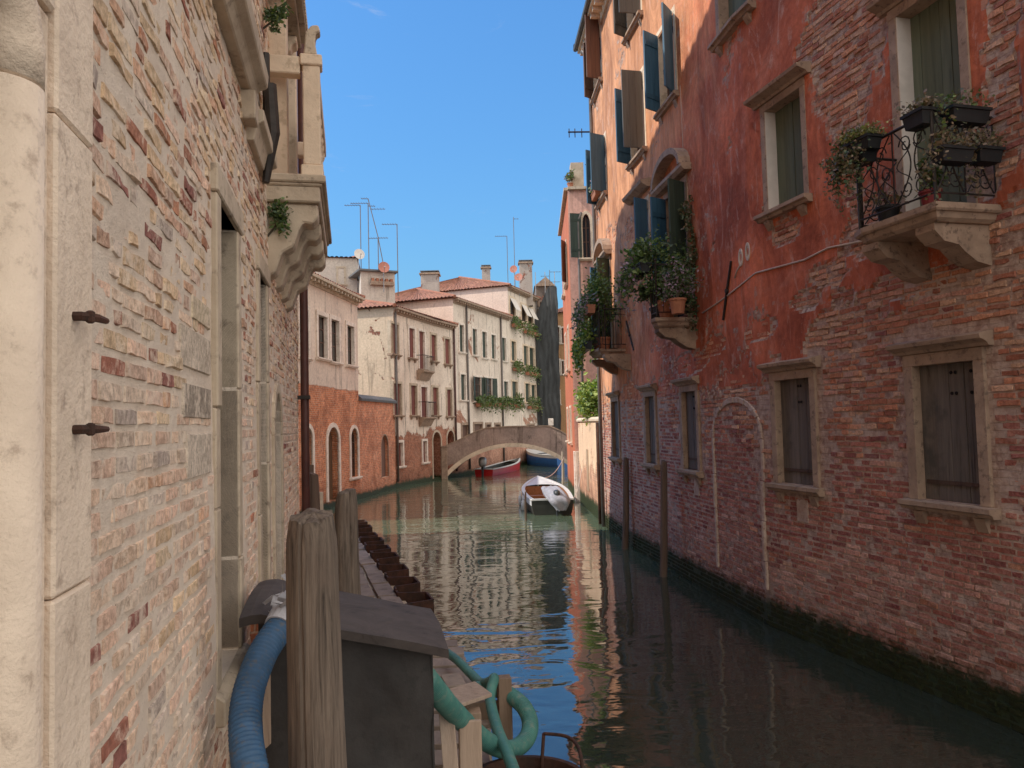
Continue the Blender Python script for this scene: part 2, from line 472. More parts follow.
M['house_cream'] = wall_mat('cream_plaster', (.76, .69, .61), (.63, .56, .49), (.50, .25, .17), (.40, .19, .13), (.58, .45, .36), zb=2.1, zamp=1.6, patch=.37, streak=.9, grey=(.36, .30, .26), algae=.15)
M['side_pink'] = wall_mat('dull_pink_plaster', (.68, .56, .49), (.58, .47, .41), BR1, BR2, MO, zb=-5, patch=.25, streak=.6)
M['attic_white'] = wall_mat('white_attic_render', (.58, .54, .48), (.48, .44, .40), BR1, BR2, MO, zb=-5, streak=.6)
M['bridge_plaster'] = wall_mat('stained_bridge_render', (.37, .27, .23), (.25, .19, .165), BR1, BR2, MO, zb=.7, zamp=.3, streak=1., hazy=(.50, .40, .34), algae=.18)
M['dark_house'] = wall_mat('sooty_brown_render', (.20, .16, .13), (.14, .115, .10), BR1, BR2, MO, zb=-5, patch=.4)
M['far_orange'] = wall_mat('far_orange_plaster', (.52, .30, .15), (.45, .25, .13), BR1, BR2, MO, zb=-5)
M['back_wall'] = wall_mat('plain_old_wall', (.45, .34, .27), (.38, .28, .22), (.40, .2, .14), (.30, .14, .10), (.46, .36, .28), zb=30)
M['chimney'] = wall_mat('chimney_render', (.42, .38, .35), (.33, .30, .28), BR1, BR2, MO, zb=-5, patch=.4, pscale=1.2)


def brick_mat(name, smear, samt, dark, algae=None, relief=.010):
    # separate worn bricks: each brick carries its own colour
    mt, nt, bs = newmat(name)
    n = N(nt); P = n.pos()
    n2, n3, n4 = n.noise(P, 6, 7, .7, .5), n.noise(P, 30, 7, .75), n.noise(P, 140, 4, .7)
    c = n.mix(1., n.attr('col'), n.mix(n.ramp(n3, .28, .72), (.55, .52, .5), (1.32, 1.3, 1.27)), 'MULTIPLY')
    c = n.mix(n.math('MULTIPLY', n.ramp(n.math('ADD', n.math('MULTIPLY', n2, .7), n.math('MULTIPLY', n3, .35)), .5, .64), samt), c, smear)
    c = n.mix(n.ramp(n.noise(P, 16, 7, .78, 1.), .6, .72), c, dark)
    rgh = .95
    if algae:
        sep = n.n('ShaderNodeSeparateXYZ'); n.put(sep.inputs[0], P)
        zz = n.math('ADD', sep.outputs[2], n.math('MULTIPLY', n.math('SUBTRACT', n2, .5), .5))
        al = n.math('SUBTRACT', 1., n.ramp(zz, algae, algae + .22))
        c = n.mix(al, c, n.mix(n3, (.014, .016, .006), (.04, .048, .016)))
        damp = n.math('SUBTRACT', 1., n.ramp(zz, .4, 1.3))
        c = n.mix(n.math('MULTIPLY', damp, .4), c, n.mix(1., c, (.45, .42, .4), 'MULTIPLY'))
    n.put(bs.inputs['Base Color'], c)
    bs.inputs['Roughness'].default_value = .95; bs.inputs['Specular IOR Level'].default_value = .15
    n.put(bs.inputs['Normal'], n.bump(n.math('ADD', n.math('ADD', n2, n3), n.math('MULTIPLY', n4, .4)), 1., relief))
    return mt


def left_mats():
    mt = brick_mat('worn_bricks', (.84, .68, .53), .68, (.26, .16, .12))
    a = mt
    mt, nt, bs = newmat('lime_mortar')
    n = N(nt); P = n.pos()
    n2, n3, n4 = n.noise(P, 4, 7, .7, .5), n.noise(P, 40, 6, .72), n.noise(P, 160, 4, .7)
    c = n.mix(n.ramp(n2, .3, .7), (.90, .74, .59), (.76, .61, .48))
    c = n.mix(n.ramp(n3, .55, .75), c, (.46, .35, .27))
    sep = n.n('ShaderNodeSeparateXYZ'); n.put(sep.inputs[0], P)
    n.put(bs.inputs['Base Color'], c)
    bs.inputs['Roughness'].default_value = .95; bs.inputs['Specular IOR Level'].default_value = .15
    n.put(bs.inputs['Normal'], n.bump(n.math('ADD', n.math('ADD', n2, n3), n.math('MULTIPLY', n4, .5)), 1., .010))
    return a, mt


M['bricks'], M['mortar'] = left_mats()
M['bricks_red'] = brick_mat('worn_red_bricks', (.46, .30, .24), .3, (.11, .05, .04), algae=.30, relief=.014)


def water_mat():
    mt, nt, bs = newmat('canal_water')
    n = N(nt); P = n.pos()
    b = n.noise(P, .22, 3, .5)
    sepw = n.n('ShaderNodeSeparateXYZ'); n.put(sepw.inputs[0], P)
    lit_band = n.ramp(n.math('ADD', sepw.outputs[1], n.math('MULTIPLY', n.math('SUBTRACT', b, .5), 8)), 12., 21.)  # paler green put into the far water colour to imitate the sunlit band
    n.put(bs.inputs['Base Color'], n.mix(lit_band, n.mix(b, (.017, .022, .016), (.025, .031, .021)), n.mix(b, (.055, .080, .050), (.08, .112, .068))))
    bs.inputs['Roughness'].default_value = .03
    bs.inputs['IOR'].default_value = 1.8
    w1 = n.noise(n.scale(P, (.55, 1.1, 1)), 1.6, 2, .45, .7)
    w2 = n.noise(n.scale(P, (.7, 1.5, 1)), 4.6, 2, .5, .5)
    amp = n.ramp(n.noise(P, .16, 2, .5), .3, .75)
    h = n.math('ADD', n.math('MULTIPLY', w1, 1.), n.math('MULTIPLY', w2, .11))
    h = n.math('MULTIPLY', h, n.math('ADD', n.math('MULTIPLY', amp, .9), .35))
    n.put(bs.inputs['Normal'], n.bump(h, 1., .024))
    return mt


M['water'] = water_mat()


# ------------------------------------------------------------------ walls
class Wall:
    """a facade standing on a polyline; u metres along it, z up, d outwards"""
    def __init__(s, pts, side):          # side +1: outward is to the left of travel
        s.p = [V((x, y, 0)) for x, y in pts]
        s.side = side
        s.cum = [0.]
        for a, b in zip(s.p, s.p[1:]): s.cum.append(s.cum[-1] + (b - a).length)
        s.L = s.cum[-1]
        s.op = []
        s.keep = []

    def seg(s, u):
        for i in range(len(s.p) - 1):
            if u <= s.cum[i + 1] or i == len(s.p) - 2: return i

    def nrm(s, u):
        i = s.seg(u)
        d = (s.p[i + 1] - s.p[i]).normalized()
        return V((-d.y, d.x, 0)) * s.side

    def dir(s, u):
        i = s.seg(u)
        return (s.p[i + 1] - s.p[i]).normalized()

    def pt(s, u, z, d=0.):
        i = s.seg(u)
        q = s.p[i] + s.dir(u) * (u - s.cum[i]) + s.nrm(u) * d
        return V((q.x, q.y, z))

    def px(s, x, y, d=0.):
        r = ray(x, y)
        best = None
        for i in range(len(s.p) - 1):
            dr = (s.p[i + 1] - s.p[i]).normalized()
            nn = V((-dr.y, dr.x, 0)) * s.side
            o = s.p[i] + nn * d
            den = nn.dot(r)
            if abs(den) < 1e-6: continue
            t = nn.dot(o - V((CP.x, CP.y, 0))) / den
            if t <= 0: continue
            q = CP + r * t
            u = s.cum[i] + dr.dot(V((q.x, q.y, 0)) - s.p[i])
            lo = s.cum[i] if i else -1e9
            hi = s.cum[i + 1] if i < len(s.p) - 2 else 1e9
            e = max(lo - u, u - hi, 0)
            if best is None or e < best[0]: best = (e, u, q.z)
        return best[1], best[2]

    def rect(s, x0, x1, y0, y1):
        ym, xm = (y0 + y1) / 2, (x0 + x1) / 2
        ua, ub = s.px(x0, ym)[0], s.px(x1, ym)[0]
        return min(ua, ub), max(ua, ub), s.px(xm, y1)[1], s.px(xm, y0)[1]


def wbox(g, W, u0, u1, z0, z1, d0, d1, col=(1, 1, 1), mi=0):
    g.hexa([W.pt(u0, z0, d0), W.pt(u1, z0, d0), W.pt(u1, z0, d1), W.pt(u0, z0, d1),
            W.pt(u0, z1, d0), W.pt(u1, z1, d0), W.pt(u1, z1, d1), W.pt(u0, z1, d1)], col, mi)


def wprof(g, W, u0, u1, prof, col=(1, 1, 1)):
    """run a moulding: prof is a closed list of (d, z)"""
    cuts = [u0] + [c for c in W.cum[1:-1] if u0 < c < u1] + [u1]
    for a, b in zip(cuts, cuts[1:]):
        n = len(prof)
        vs = [W.pt(a + 1e-5, z, d) for d, z in prof] + [W.pt(b - 1e-5, z, d) for d, z in prof]
        g.add(vs, [list(range(n)), list(range(n, 2 * n))[::-1]] + [(i, (i + 1) % n, n + (i + 1) % n, n + i) for i in range(n)], col)


def arc_pts(u0, u1, zs, z1, n=10):
    um, a = (u0 + u1) / 2, (u1 - u0) / 2
    return [(um - a * math.cos(PI * k / n), zs + (z1 - zs) * math.sin(PI * k / n)) for k in range(n + 1)]


def wall_sheet(g, W, zb, zt, step=.5, ua=None, ub=None, colf=None, mi=0, disp=None, reveal=.18):
    """the wall's skin, with its openings cut out and their reveals"""
    ua = 0 if ua is None else ua
    ub = W.L if ub is None else ub
    us = {round(ua, 4), round(ub, 4)} | {round(c, 4) for c in W.cum[1:-1] if ua < c < ub}
    zs = {round(zb, 4), round(zt, 4)}
    ops = [o for o in W.op if o[1] > ua and o[0] < ub]
    for o in ops:
        us |= {round(max(o[0], ua), 4), round(min(o[1], ub), 4)}
        zs |= {round(max(o[2], zb), 4), round(min(o[3], zt), 4)}

    def fill(ss):
        ss = sorted(ss)
        out = []
        for a, b in zip(ss, ss[1:]):
            k = max(1, int(math.ceil((b - a) / step)))
            out += [a + (b - a) * i / k for i in range(k)]
        return out + [ss[-1]]
    us, zs = fill(us), fill(zs)
    idx, vs, uvs, fs, cols = {}, [], [], [], []

    def vid(i, j):
        if (i, j) not in idx:
            u, z = us[i], zs[j]
            idx[i, j] = len(vs)
            vs.append(W.pt(u, z, disp(u, z) if disp else 0.))
            uvs.append((u, z))
        return idx[i, j]
    for i in range(len(us) - 1):
        uc = (us[i] + us[i + 1]) / 2
        col_ops = [o for o in ops if o[0] < uc < o[1]]
        for j in range(len(zs) - 1):
            zc = (zs[j] + zs[j + 1]) / 2
            if any(o[2] < zc < o[3] for o in col_ops): continue
            q = [vid(i, j), vid(i + 1, j), vid(i + 1, j + 1), vid(i, j + 1)]
            if W.side > 0: q.reverse()
            fs.append(q)
            cols.append(colf(uc, zc) if colf else (1, 1, 1))
    b = len(g.v)
    g.v.extend(vs)
    for f, c in zip(fs, cols):
        g.f.append([b + k for k in f]); g.c.append(c); g.m.append(mi); g.uv.append([uvs[k] for k in f])
    for o in ops:
        u0, u1, z0, z1 = o[:4]
        zsp = o[4] if len(o) > 4 and o[4] is not None else None
        dep = o[5] if len(o) > 5 else reveal
        if zsp is not None:
            ar = arc_pts(u0, u1, zsp, z1)
            h = len(ar) // 2
            for part_, cor in ((ar[:h + 1], (u0, z1)), (ar[h:], (u1, z1))):
                pl = [cor] + part_
                c = colf(cor[0], cor[1]) if colf else (1, 1, 1)
                for k in range(1, len(pl) - 1):
                    tri = [pl[0], pl[k], pl[k + 1]]
                    g.add([W.pt(p[0], p[1]) for p in tri], [(0, 1, 2)], c, mi, [tuple(p) for p in tri])
            loop = [(u0, z0)] + ar + [(u1, z0)]
        else:
            loop = [(u0, z0), (u0, z1), (u1, z1), (u1, z0)]
        for p, q in zip(loop, loop[1:] + loop[:1]):
            c = colf(p[0], p[1]) if colf else (1, 1, 1)
            g.add([W.pt(*p), W.pt(*q), W.pt(*q, -dep), W.pt(*p, -dep)], [(0, 1, 2, 3)], c, mi,
                  [(p[0], p[1]), (q[0], q[1]), (q[0] + dep, q[1] + .01), (p[0] + dep, p[1] + .01)])


def boards(g, W, u0, u1, z0, z1, d, n=4, th=.03, jit=.006, arch_z=None, rr=R):
    w = (u1 - u0) / n
    for k in range(n):
        j = rr.uniform(-jit, jit)
        s = rr.uniform(.82, 1.12)
        wbox(g, W, u0 + k * w + .003, u0 + (k + 1) * w - .003, z0, z1, d - th, d + j, (s, s, s))
    wbox(g, W, u0, u1, z0, z1, d - th - .02, d - th - .003, (.3, .3, .3))


def window(par, W, r, fw=.11, proud=.04, rec=.13, fmat='stone', infill='shutter', imat='shutter_grey', hood=0, sill=1, arch=None,
           boards_n=4, name='window', head=None, holes=False, brackets=False, sillmat=None, bevel=0.004, lime=False):
    u0, u1, z0, z1 = r
    head = fw if head is None else head
    W.op.append((u0, u1, z0, z1, arch, rec + .06))
    g = Geo()
    if arch is None:
        wbox(g, W, u0 - fw, u0 + .004, z0 - .004, z1 - .004, -rec - .05, proud)
        wbox(g, W, u1 - .004, u1 + fw, z0 - .004, z1 - .004, -rec - .05, proud)
        wbox(g, W, u0 - fw, u1 + fw, z1 - .004, z1 + head, -rec - .05, proud + .003)
    else:
        wbox(g, W, u0 - fw, u0, z0, arch, -.05, proud)
        wbox(g, W, u1, u1 + fw, z0, arch, -.05, proud)
        a = arc_pts(u0, u1, arch, z1)
        b = arc_pts(u0 - fw, u1 + fw, arch, z1 + fw)
        for k in range(len(a) - 1):
            q = [a[k], a[k + 1], b[k + 1], b[k]]
            g.prism([W.pt(x, z, -.05) for x, z in q], W.nrm(u0) * (proud + .05))
    f = g.build(name, M[fmat], par, bevel=bevel)
    if lime:
        g = Geo(); wbox(g, W, u1 - .016, u1 - .0045, z0, z1 - .006, -rec, proud - .012); g.build('reveal', M['white_paint'], f)
    if infill in ('shutter', 'door'):
        g = Geo()
        boards(g, W, u0 + .006, u1 - .006, z0 + .004, z1 - .006, -rec, boards_n)
        if holes:
            for fu in (.55, .62, .86):
                for fz in (.93, .78):
                    q = W.pt(u0 + (u1 - u0) * (1 - fu), z0 + (z1 - z0) * fz, -rec + .004)
                    g.tube([q, q + W.nrm(u0) * .008], .018, 8, col=(.05, .05, .05))
            for fz in (.12,):
                wbox(g, W, u0 + .05, u1 - .05, z0 + (z1 - z0) * fz, z0 + (z1 - z0) * fz + .04, -rec, -rec + .016, (.55, .4, .35))
        g.build(infill, M[imat], f)
    elif infill == 'pane':
        g = Geo(); wbox(g, W, u0, u1, z0, z1, -rec - .02, -rec)
        g.build('pane', M[imat if imat != 'shutter_grey' else 'glass'], f)
        g = Geo()
        um = (u0 + u1) / 2
        wbox(g, W, um - .02, um + .02, z0 + .03, z1 - .03, -rec + .003, -rec + .035)
        for fz in (.38, .7):
            wbox(g, W, u0 + .03, u1 - .03, z0 + (z1 - z0) * fz - .012, z0 + (z1 - z0) * fz + .012, -rec + .004, -rec + .025)
        wbox(g, W, u0, u0 + .03, z0, z1, -rec + .003, -rec + .03); wbox(g, W, u1 - .03, u1, z0, z1, -rec + .003, -rec + .03)
        g.build('sash', M['shutter_brown'], f)
    else:
        g = Geo(); wbox(g, W, u0, u1, z0, z1, -rec - .02, -rec)
        g.build('opening', M['dark'], f)
    sm = M[sillmat or fmat]
    if sill:
        g = Geo()
        a, b = u0 - fw - .07, u1 + fw + .07
        p = proud + .10 * sill
        wprof(g, W, a, b, [(-rec - .05, z0 + .002), (p, z0 - .012), (p, z0 - .06), (p - .035 * sill, z0 - .075), (p - .05 * sill, z0 - .11), (-rec - .05, z0 - .12)])
        if brackets:
            for uu in (a + .13, b - .27):
                wprof(g, W, uu, uu + .13, [(-.02, z0 - .12), (p - .07, z0 - .12), (p - .08, z0 - .16), (.015, z0 - .26), (-.02, z0 - .26)])
        g.build('sill', sm, f)
    if hood:
        g = Geo()
        zt = z1 + head
        e = .1 * min(hood, 1.2)
        wprof(g, W, u0 - fw - e, u1 + fw + e, [(-.02, zt + .004), (.06, zt + .004), (.08, zt + .035), (.12 * hood, zt + .06), (.16 * hood, zt + .075), (.17 * hood, zt + .115), (.13 * hood, zt + .13), (-.02, zt + .16)])
        g.build('hood', M[fmat], f)
    return f


def leaf_shutter(par, W, u, z0, z1, w, ang, mat, toward, d0=.05):
    """an opened shutter leaf hinged at u; ang 0 = flat on the wall, 90 = square to it; toward = +1 folds towards larger u"""
    g = Geo()
    t, nn = W.dir(u) * toward, W.nrm(u)
    a = math.radians(ang)
    dr = t * math.cos(a) + nn * math.sin(a)
    th = (nn * math.cos(a) - t * math.sin(a)) * .035
    o = W.pt(u, z0, d0)
    k = 3
    for i in range(k):
        s = R.uniform(.85, 1.1)
        g.obox(o + dr * (w * i / k + .002), dr * (w / k - .004), th, V((0, 0, z1 - z0)), (s, s, s))
    for fz in (.14, .82):
        g.obox(o + th + V((0, 0, (z1 - z0) * fz)) + dr * .02, dr * (w - .04), th * .4, V((0, 0, .09)), (.8, .8, .8))
    return g.build('shutter', M[mat], par)


def tile_roof(g, a, b, c, d, n=40, amp=.065, rows=10):
    """roof plane: eave a->b, top d->c; half-round tiles run up the slope"""
    a, b, c, d = map(V, (a, b, c, d))
    nn = (b - a).cross(d - a).normalized()
    if nn.z < 0: nn = -nn
    vs, fs = [], []
    w = n * 4
    for j in range(rows + 1):
        t = j / rows
        for i in range(w + 1):
            s = i / w
            p = a.lerp(b, s).lerp(d.lerp(c, s), t)
            vs.append(p + nn * (amp * abs(math.sin(PI * s * n)) + .02 * R.random()))
    for j in range(rows):
        for i in range(w):
            k = j * (w + 1) + i
            sh = R.uniform(.55, 1.2)
            g.add([vs[k], vs[k + 1], vs[k + w + 2], vs[k + w + 1]], [(0, 1, 2, 3)], (sh, sh * R.uniform(.93, 1.05), sh))


def eave(par, W, u0, u1, z, proud=.28, mat='stone', dent=True, name='cornice'):
    g = Geo()
    wprof(g, W, u0, u1, [(-.05, z - .3), (.05, z - .3), (.08, z - .2), (.09, z - .12), (proud, z - .10), (proud, z), (-.05, z + .02)])
    if dent:
        k = int((u1 - u0) / .34)
        for i in range(k):
            uu = u0 + (u1 - u0) * (i + .3) / k
            wbox(g, W, uu, uu + .13, z - .22, z - .102, .06, proud - .06)
    return g.build(name, M[mat], par)


def pipe(par, pts, r, mat, name='downpipe', n=10):
    g = Geo(); g.tube(pts, r, n)
    return g.build(name, M[mat], par, smooth=True)


def potted(c, pot_r, pot_h, potmat, rad, n, size, cols, label, group=None, lift=.0, clumps=8, droop=.2, cat='potted plant', name='potted_plant', spread=None):
    c = V(c)
    o = empty(name, c, label, cat, group)
    g = Geo(); g.lathe([(pot_r * .7, 0), (pot_r * .95, pot_h * .85), (pot_r * 1.08, pot_h * .86), (pot_r * 1.08, pot_h), (pot_r * .85, pot_h), (pot_r * .8, pot_h * .9)], c, 14)
    g.build('pot', M[potmat], o, smooth=False)
    g = Geo()
    top = c + V((0, 0, pot_h))
    g.leaves(top + V((0, 0, rad[2] * .7 + lift)), rad, n, size, clumps, droop, cols)
    g.build('foliage', M['leaf'], o, fix=False)
    g = Geo()
    for _ in range(6):
        e = V((R.uniform(-.6, .6) * rad[0], R.uniform(-.6, .6) * rad[1], rad[2] * R.uniform(.5, 1.2) + lift))
        g.tube([top - V((0, 0, .03)), top + e * .5 + V((0, 0, .05)), top + e], [.012, .008, .004], 5, col=(.09, .065, .04))
    g.build('stem', M['leaf'], o)
    return o


def planter(W, u0, u1, z, d0, d1, h, rad_h, n, size, cols, label, group, mat='plastic_dark', hang=0., flowers=None):
    c = W.pt((u0 + u1) / 2, z, (d0 + d1) / 2)
    o = empty('planter_box', c, label, 'planter', group)
    g = Geo()
    t = .012
    k = .02
    g.hexa([W.pt(u0 + k, z, d0 + k), W.pt(u1 - k, z, d0 + k), W.pt(u1 - k, z, d1 - k), W.pt(u0 + k, z, d1 - k), W.pt(u0, z + h, d0), W.pt(u1, z + h, d0), W.pt(u1, z + h, d1), W.pt(u0, z + h, d1)])
    wbox(g, W, u0 - t, u1 + t, z + h - .02, z + h + .008, d0 - t, d1 + t)
    g.build('box', M[mat], o)
    g = Geo()
    L = u1 - u0
    for i in range(n):
        u = R.uniform(u0, u1); d = R.uniform(d0, d1)
        b = .5 + .5 * mnoise.noise(V((u * 4, z * 3, d * 4)))
        if R.random() < hang:
            p = W.pt(u + R.gauss(0, .05), z + h - abs(R.gauss(0, .6)) * (h + .25), d1 + abs(R.gauss(.03, .06)))
        else:
            p = W.pt(u + R.gauss(0, .06), z + h + R.random() * rad_h * (.35 + b), d + R.gauss(0, .05))
        cc = R.choice(flowers) if flowers and R.random() < .5 else R.choice(cols)
        s = R.uniform(.55, 1.25); LL = size * R.uniform(.6, 1.3)
        dv = V((R.uniform(-1, 1), R.uniform(-1, 1), R.uniform(-.5, 1))).normalized()
        sd = dv.cross(V((R.uniform(-1, 1), R.uniform(-1, 1), R.uniform(-1, 1)))).normalized() * LL * .3
        g.add([p, p + dv * LL * .5 + sd, p + dv * LL, p + dv * LL * .5 - sd], [(0, 1, 2, 3)], tuple(x * s for x in cc))
    g.build('foliage', M['leaf'], o, fix=False)
    return o

def lay_brick(g, W, a, b, zz, h, dd, c, br, j=.004, cb=.007, tl=0., mi=0):
    um, zm = (a + b) / 2, zz + h / 2
    nseg = 3 if b - a > .2 else 2
    top, bot = [], []
    for q in range(nseg + 1):
        x = a + (b - a) * q / nseg
        top.append((x, zz + h + br.uniform(-j, j) * .8)); bot.append((x, zz + br.uniform(-j, j) * .8))
    loop = bot + top[::-1]
    vs = [W.pt(x + br.uniform(-j, j) * .5, z, dd - .03) for x, z in loop]
    for x, z in loop:
        xi = x + (cb if x < um else -cb) if x in (a, b) else x
        zi = z + (cb if z < zm else -cb)
        vs.append(W.pt(xi, zi, dd + br.uniform(-.003, .003) + tl * (1 if x > um else -1)))
    n = len(loop)
    fs = [(i, (i + 1) % n, n + (i + 1) % n, n + i) for i in range(n)]
    fs += [(n + i, n + i + 1, n + n - 2 - i, n + n - 1 - i) for i in range(nseg)]
    g.add(vs, fs, c, mi)


# ================================================================== THE SETTING
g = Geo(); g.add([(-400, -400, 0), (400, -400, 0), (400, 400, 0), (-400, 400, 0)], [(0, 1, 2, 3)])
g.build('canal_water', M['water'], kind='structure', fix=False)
g = Geo(); g.add([(-420, -420, -1.6), (420, -420, -1.6), (420, 420, -1.6), (-420, 420, -1.6)], [(0, 1, 2, 3)])
g.build('canal_bed', M['soil'], kind='structure', fix=False)

# ================================================================== RED BUILDING ON THE RIGHT BANK
RW = Wall([(5.228, 5.2), (3.62, 11.38), (2.73, 18.6), (2.56, 22.3)], +1)  # near end stops short out of view, letting light onto the left wall
red = empty('canal_house', RW.pt(6, 0, 0), 'tall red plastered house with peeling brick lower storey and balconies, filling the right bank', 'house')


def RR(x0, x1, y0, y1): return RW.rect(x0, x1, y0, y1)


# ground floor: five stone-framed windows with old board shutters
for (x0, x1, y0, y1, fw) in ((917, 979, 352, 502, .15), (778, 813, 374, 486, .14), (684, 698, 389, 469, .14), (647, 656, 395, 462, .14), (613, 619.6, 400, 456, .13)):
    u0, u1, z0, z1 = RR(x0, x1, y0, y1)
    window(red, RW, (u0, u1, 2.08, 3.52), fw=fw * .82, proud=.035, rec=.06, fmat='stone_brown', imat='shutter_grey', hood=1, sill=1, holes=True, brackets=True, boards_n=4, sillmat='stone_brown')

# bricked-up watergate: pale stone arch set in the wall
ua, ub = RW.px(762, 500)[0], RW.px(717, 500)[0]
zc = RW.px(736, 397)[1]
g = Geo()
sp = RW.px(740, 432)[1]
pa, pb = arc_pts(ua, ub, sp, zc - .09, 14), arc_pts(ua - .075, ub + .075, sp, zc, 14)
for k in range(14):
    q = [pa[k], pa[k + 1], pb[k + 1], pb[k]]
    j = R.uniform(-.018, .01)
    g = Geo(); g.prism([RW.pt(x, z, -.03) for x, z in q], RW.nrm(ua) * (.05 + j)); g.build('arch_stone', M['stone_arch'], red, bevel=.01)
z = .5
while z < sp - .02:
    h = min(R.uniform(.35, .75), sp - z)
    for a in (ua - .075, ub):
        g = Geo(); j = R.uniform(-.015, .015)
        wbox(g, RW, a + j, a + R.uniform(.055, .085) + j, z + .004, z + h - .004, -.03, .022 + j); g.build('arch_stone', M['stone_arch'], red, bevel=.01)
    z += h
g = Geo()
for (x, y) in ((803, 511), (697, 487)):
    u, z = RW.px(x, y); wbox(g, RW, u - .12, u + .12, z - .15, z + .15, -.02, .012)
    g.build('inset_stone', M['stone_arch'], red, bevel=.006); g = Geo()

# first floor, near: green shuttered window, balcony door
r = RR(767, 804, 98, 206)
window(red, RW, r, fw=.10, proud=.03, rec=.15, fmat='stone_brown', imat='shutter_green', hood=1.3, sill=1.3, brackets=True, sillmat='stone_brown', lime=True)
u0, u1, z0, z1 = RR(903, 966, 60, 190)
zb = RW.px(1003, 204)[1]
DOORZ = zb
window(red, RW, (u0, u1, zb + .02, zb + 2.45), fw=.11, proud=.04, rec=.16, fmat='stone_brown', infill='door', imat='shutter_green', hood=1.3, sill=0, boards_n=6, lime=True)
# second floor windows over them (their sills show at the top)
u, z = RW.px(756, 10)
window(red, RW, (u + .15, u + 1.15, z + .12, z + 1.7), fw=.13, fmat='stone_brown', imat='shutter_green', hood=1, sill=1.3, brackets=True)
u, z = RW.px(880, -60)
window(red, RW, (u - 1.0, u - .1, z + .4, z + 2), fw=.13, fmat='stone_brown', imat='shutter_green', hood=1, sill=1.3, brackets=True)

# upper windows of the sunlit end
def upper(x0, x1, y0, y1, leaves, infill='pane', imat='shutter_lead', fmat='stone_light'):
    r = RR(x0, x1, y0, y1)
    f = window(red, RW, r, fw=.10, proud=.025, rec=.16, fmat=fmat, infill=infill, imat=imat, sill=1.1, brackets=True, sillmat='stone_brown')
    for (side, ang, mat, wd) in leaves:
        if side == 'near': leaf_shutter(f, RW, r[0] - .02, r[2], r[3], wd, ang, mat, -1)
        else: leaf_shutter(f, RW, r[1] + .02, r[2], r[3], wd, ang, mat, +1)
    return r


R3 = upper(660, 676, 22, 105, (('near', 42, 'shutter_blue', .42), ('far', 122, 'shutter_blue', .42)))
R4 = upper(631, 645, 80, 158, (('near', 84, 'shutter_lead', .46), ('far', 118, 'shutter_blue', .42)))
R5 = upper(599, 607, 142, 200, (('near', 62, 'shutter_blue', .46), ('far', 122, 'shutter_blue', .42)))
R1 = upper(594, 602, 25, 92, (('near', 70, 'shutter_brown', .42), ('far', 125, 'shutter_brown', .36)))
R2 = upper(627, 641, -45, 28, (('near', 88, 'shutter_lead', .46), ('far', 120, 'shutter_grey', .4)))
R6 = upper(637, 650, 205, 262, (('near', 62, 'shutter_blue', .36),))
g = Geo()
wprof(g, RW, R6[0] - .25, R6[1] + .25, [(-.02, R6[3] + .22), (.1, R6[3] + .22), (.24, R6[3] + .3), (.26, R6[3] + .36), (-.02, R6[3] + .42)])
g.build('hood', M['stone_brown'], red)


def pediment(par, W, u0, u1, z, rise=.42, mat='stone_brown'):
    a, b = arc_pts(u0 + .10, u1 - .10, z, z + rise - .12, 12), arc_pts(u0, u1, z, z + rise, 12)
    g = Geo()
    for k in range(12):
        q = [a[k], a[k + 1], b[k + 1], b[k]]
        g.prism([W.pt(x, zz, -.02) for x, zz in q], W.nrm(u0) * .26)
    wprof(g, W, u0 - .04, u1 + .04, [(-.02, z - .12), (.16, z - .12), (.22, z - .06), (.22, z), (-.02, z)])
    return g.build('pediment', M[mat], par)


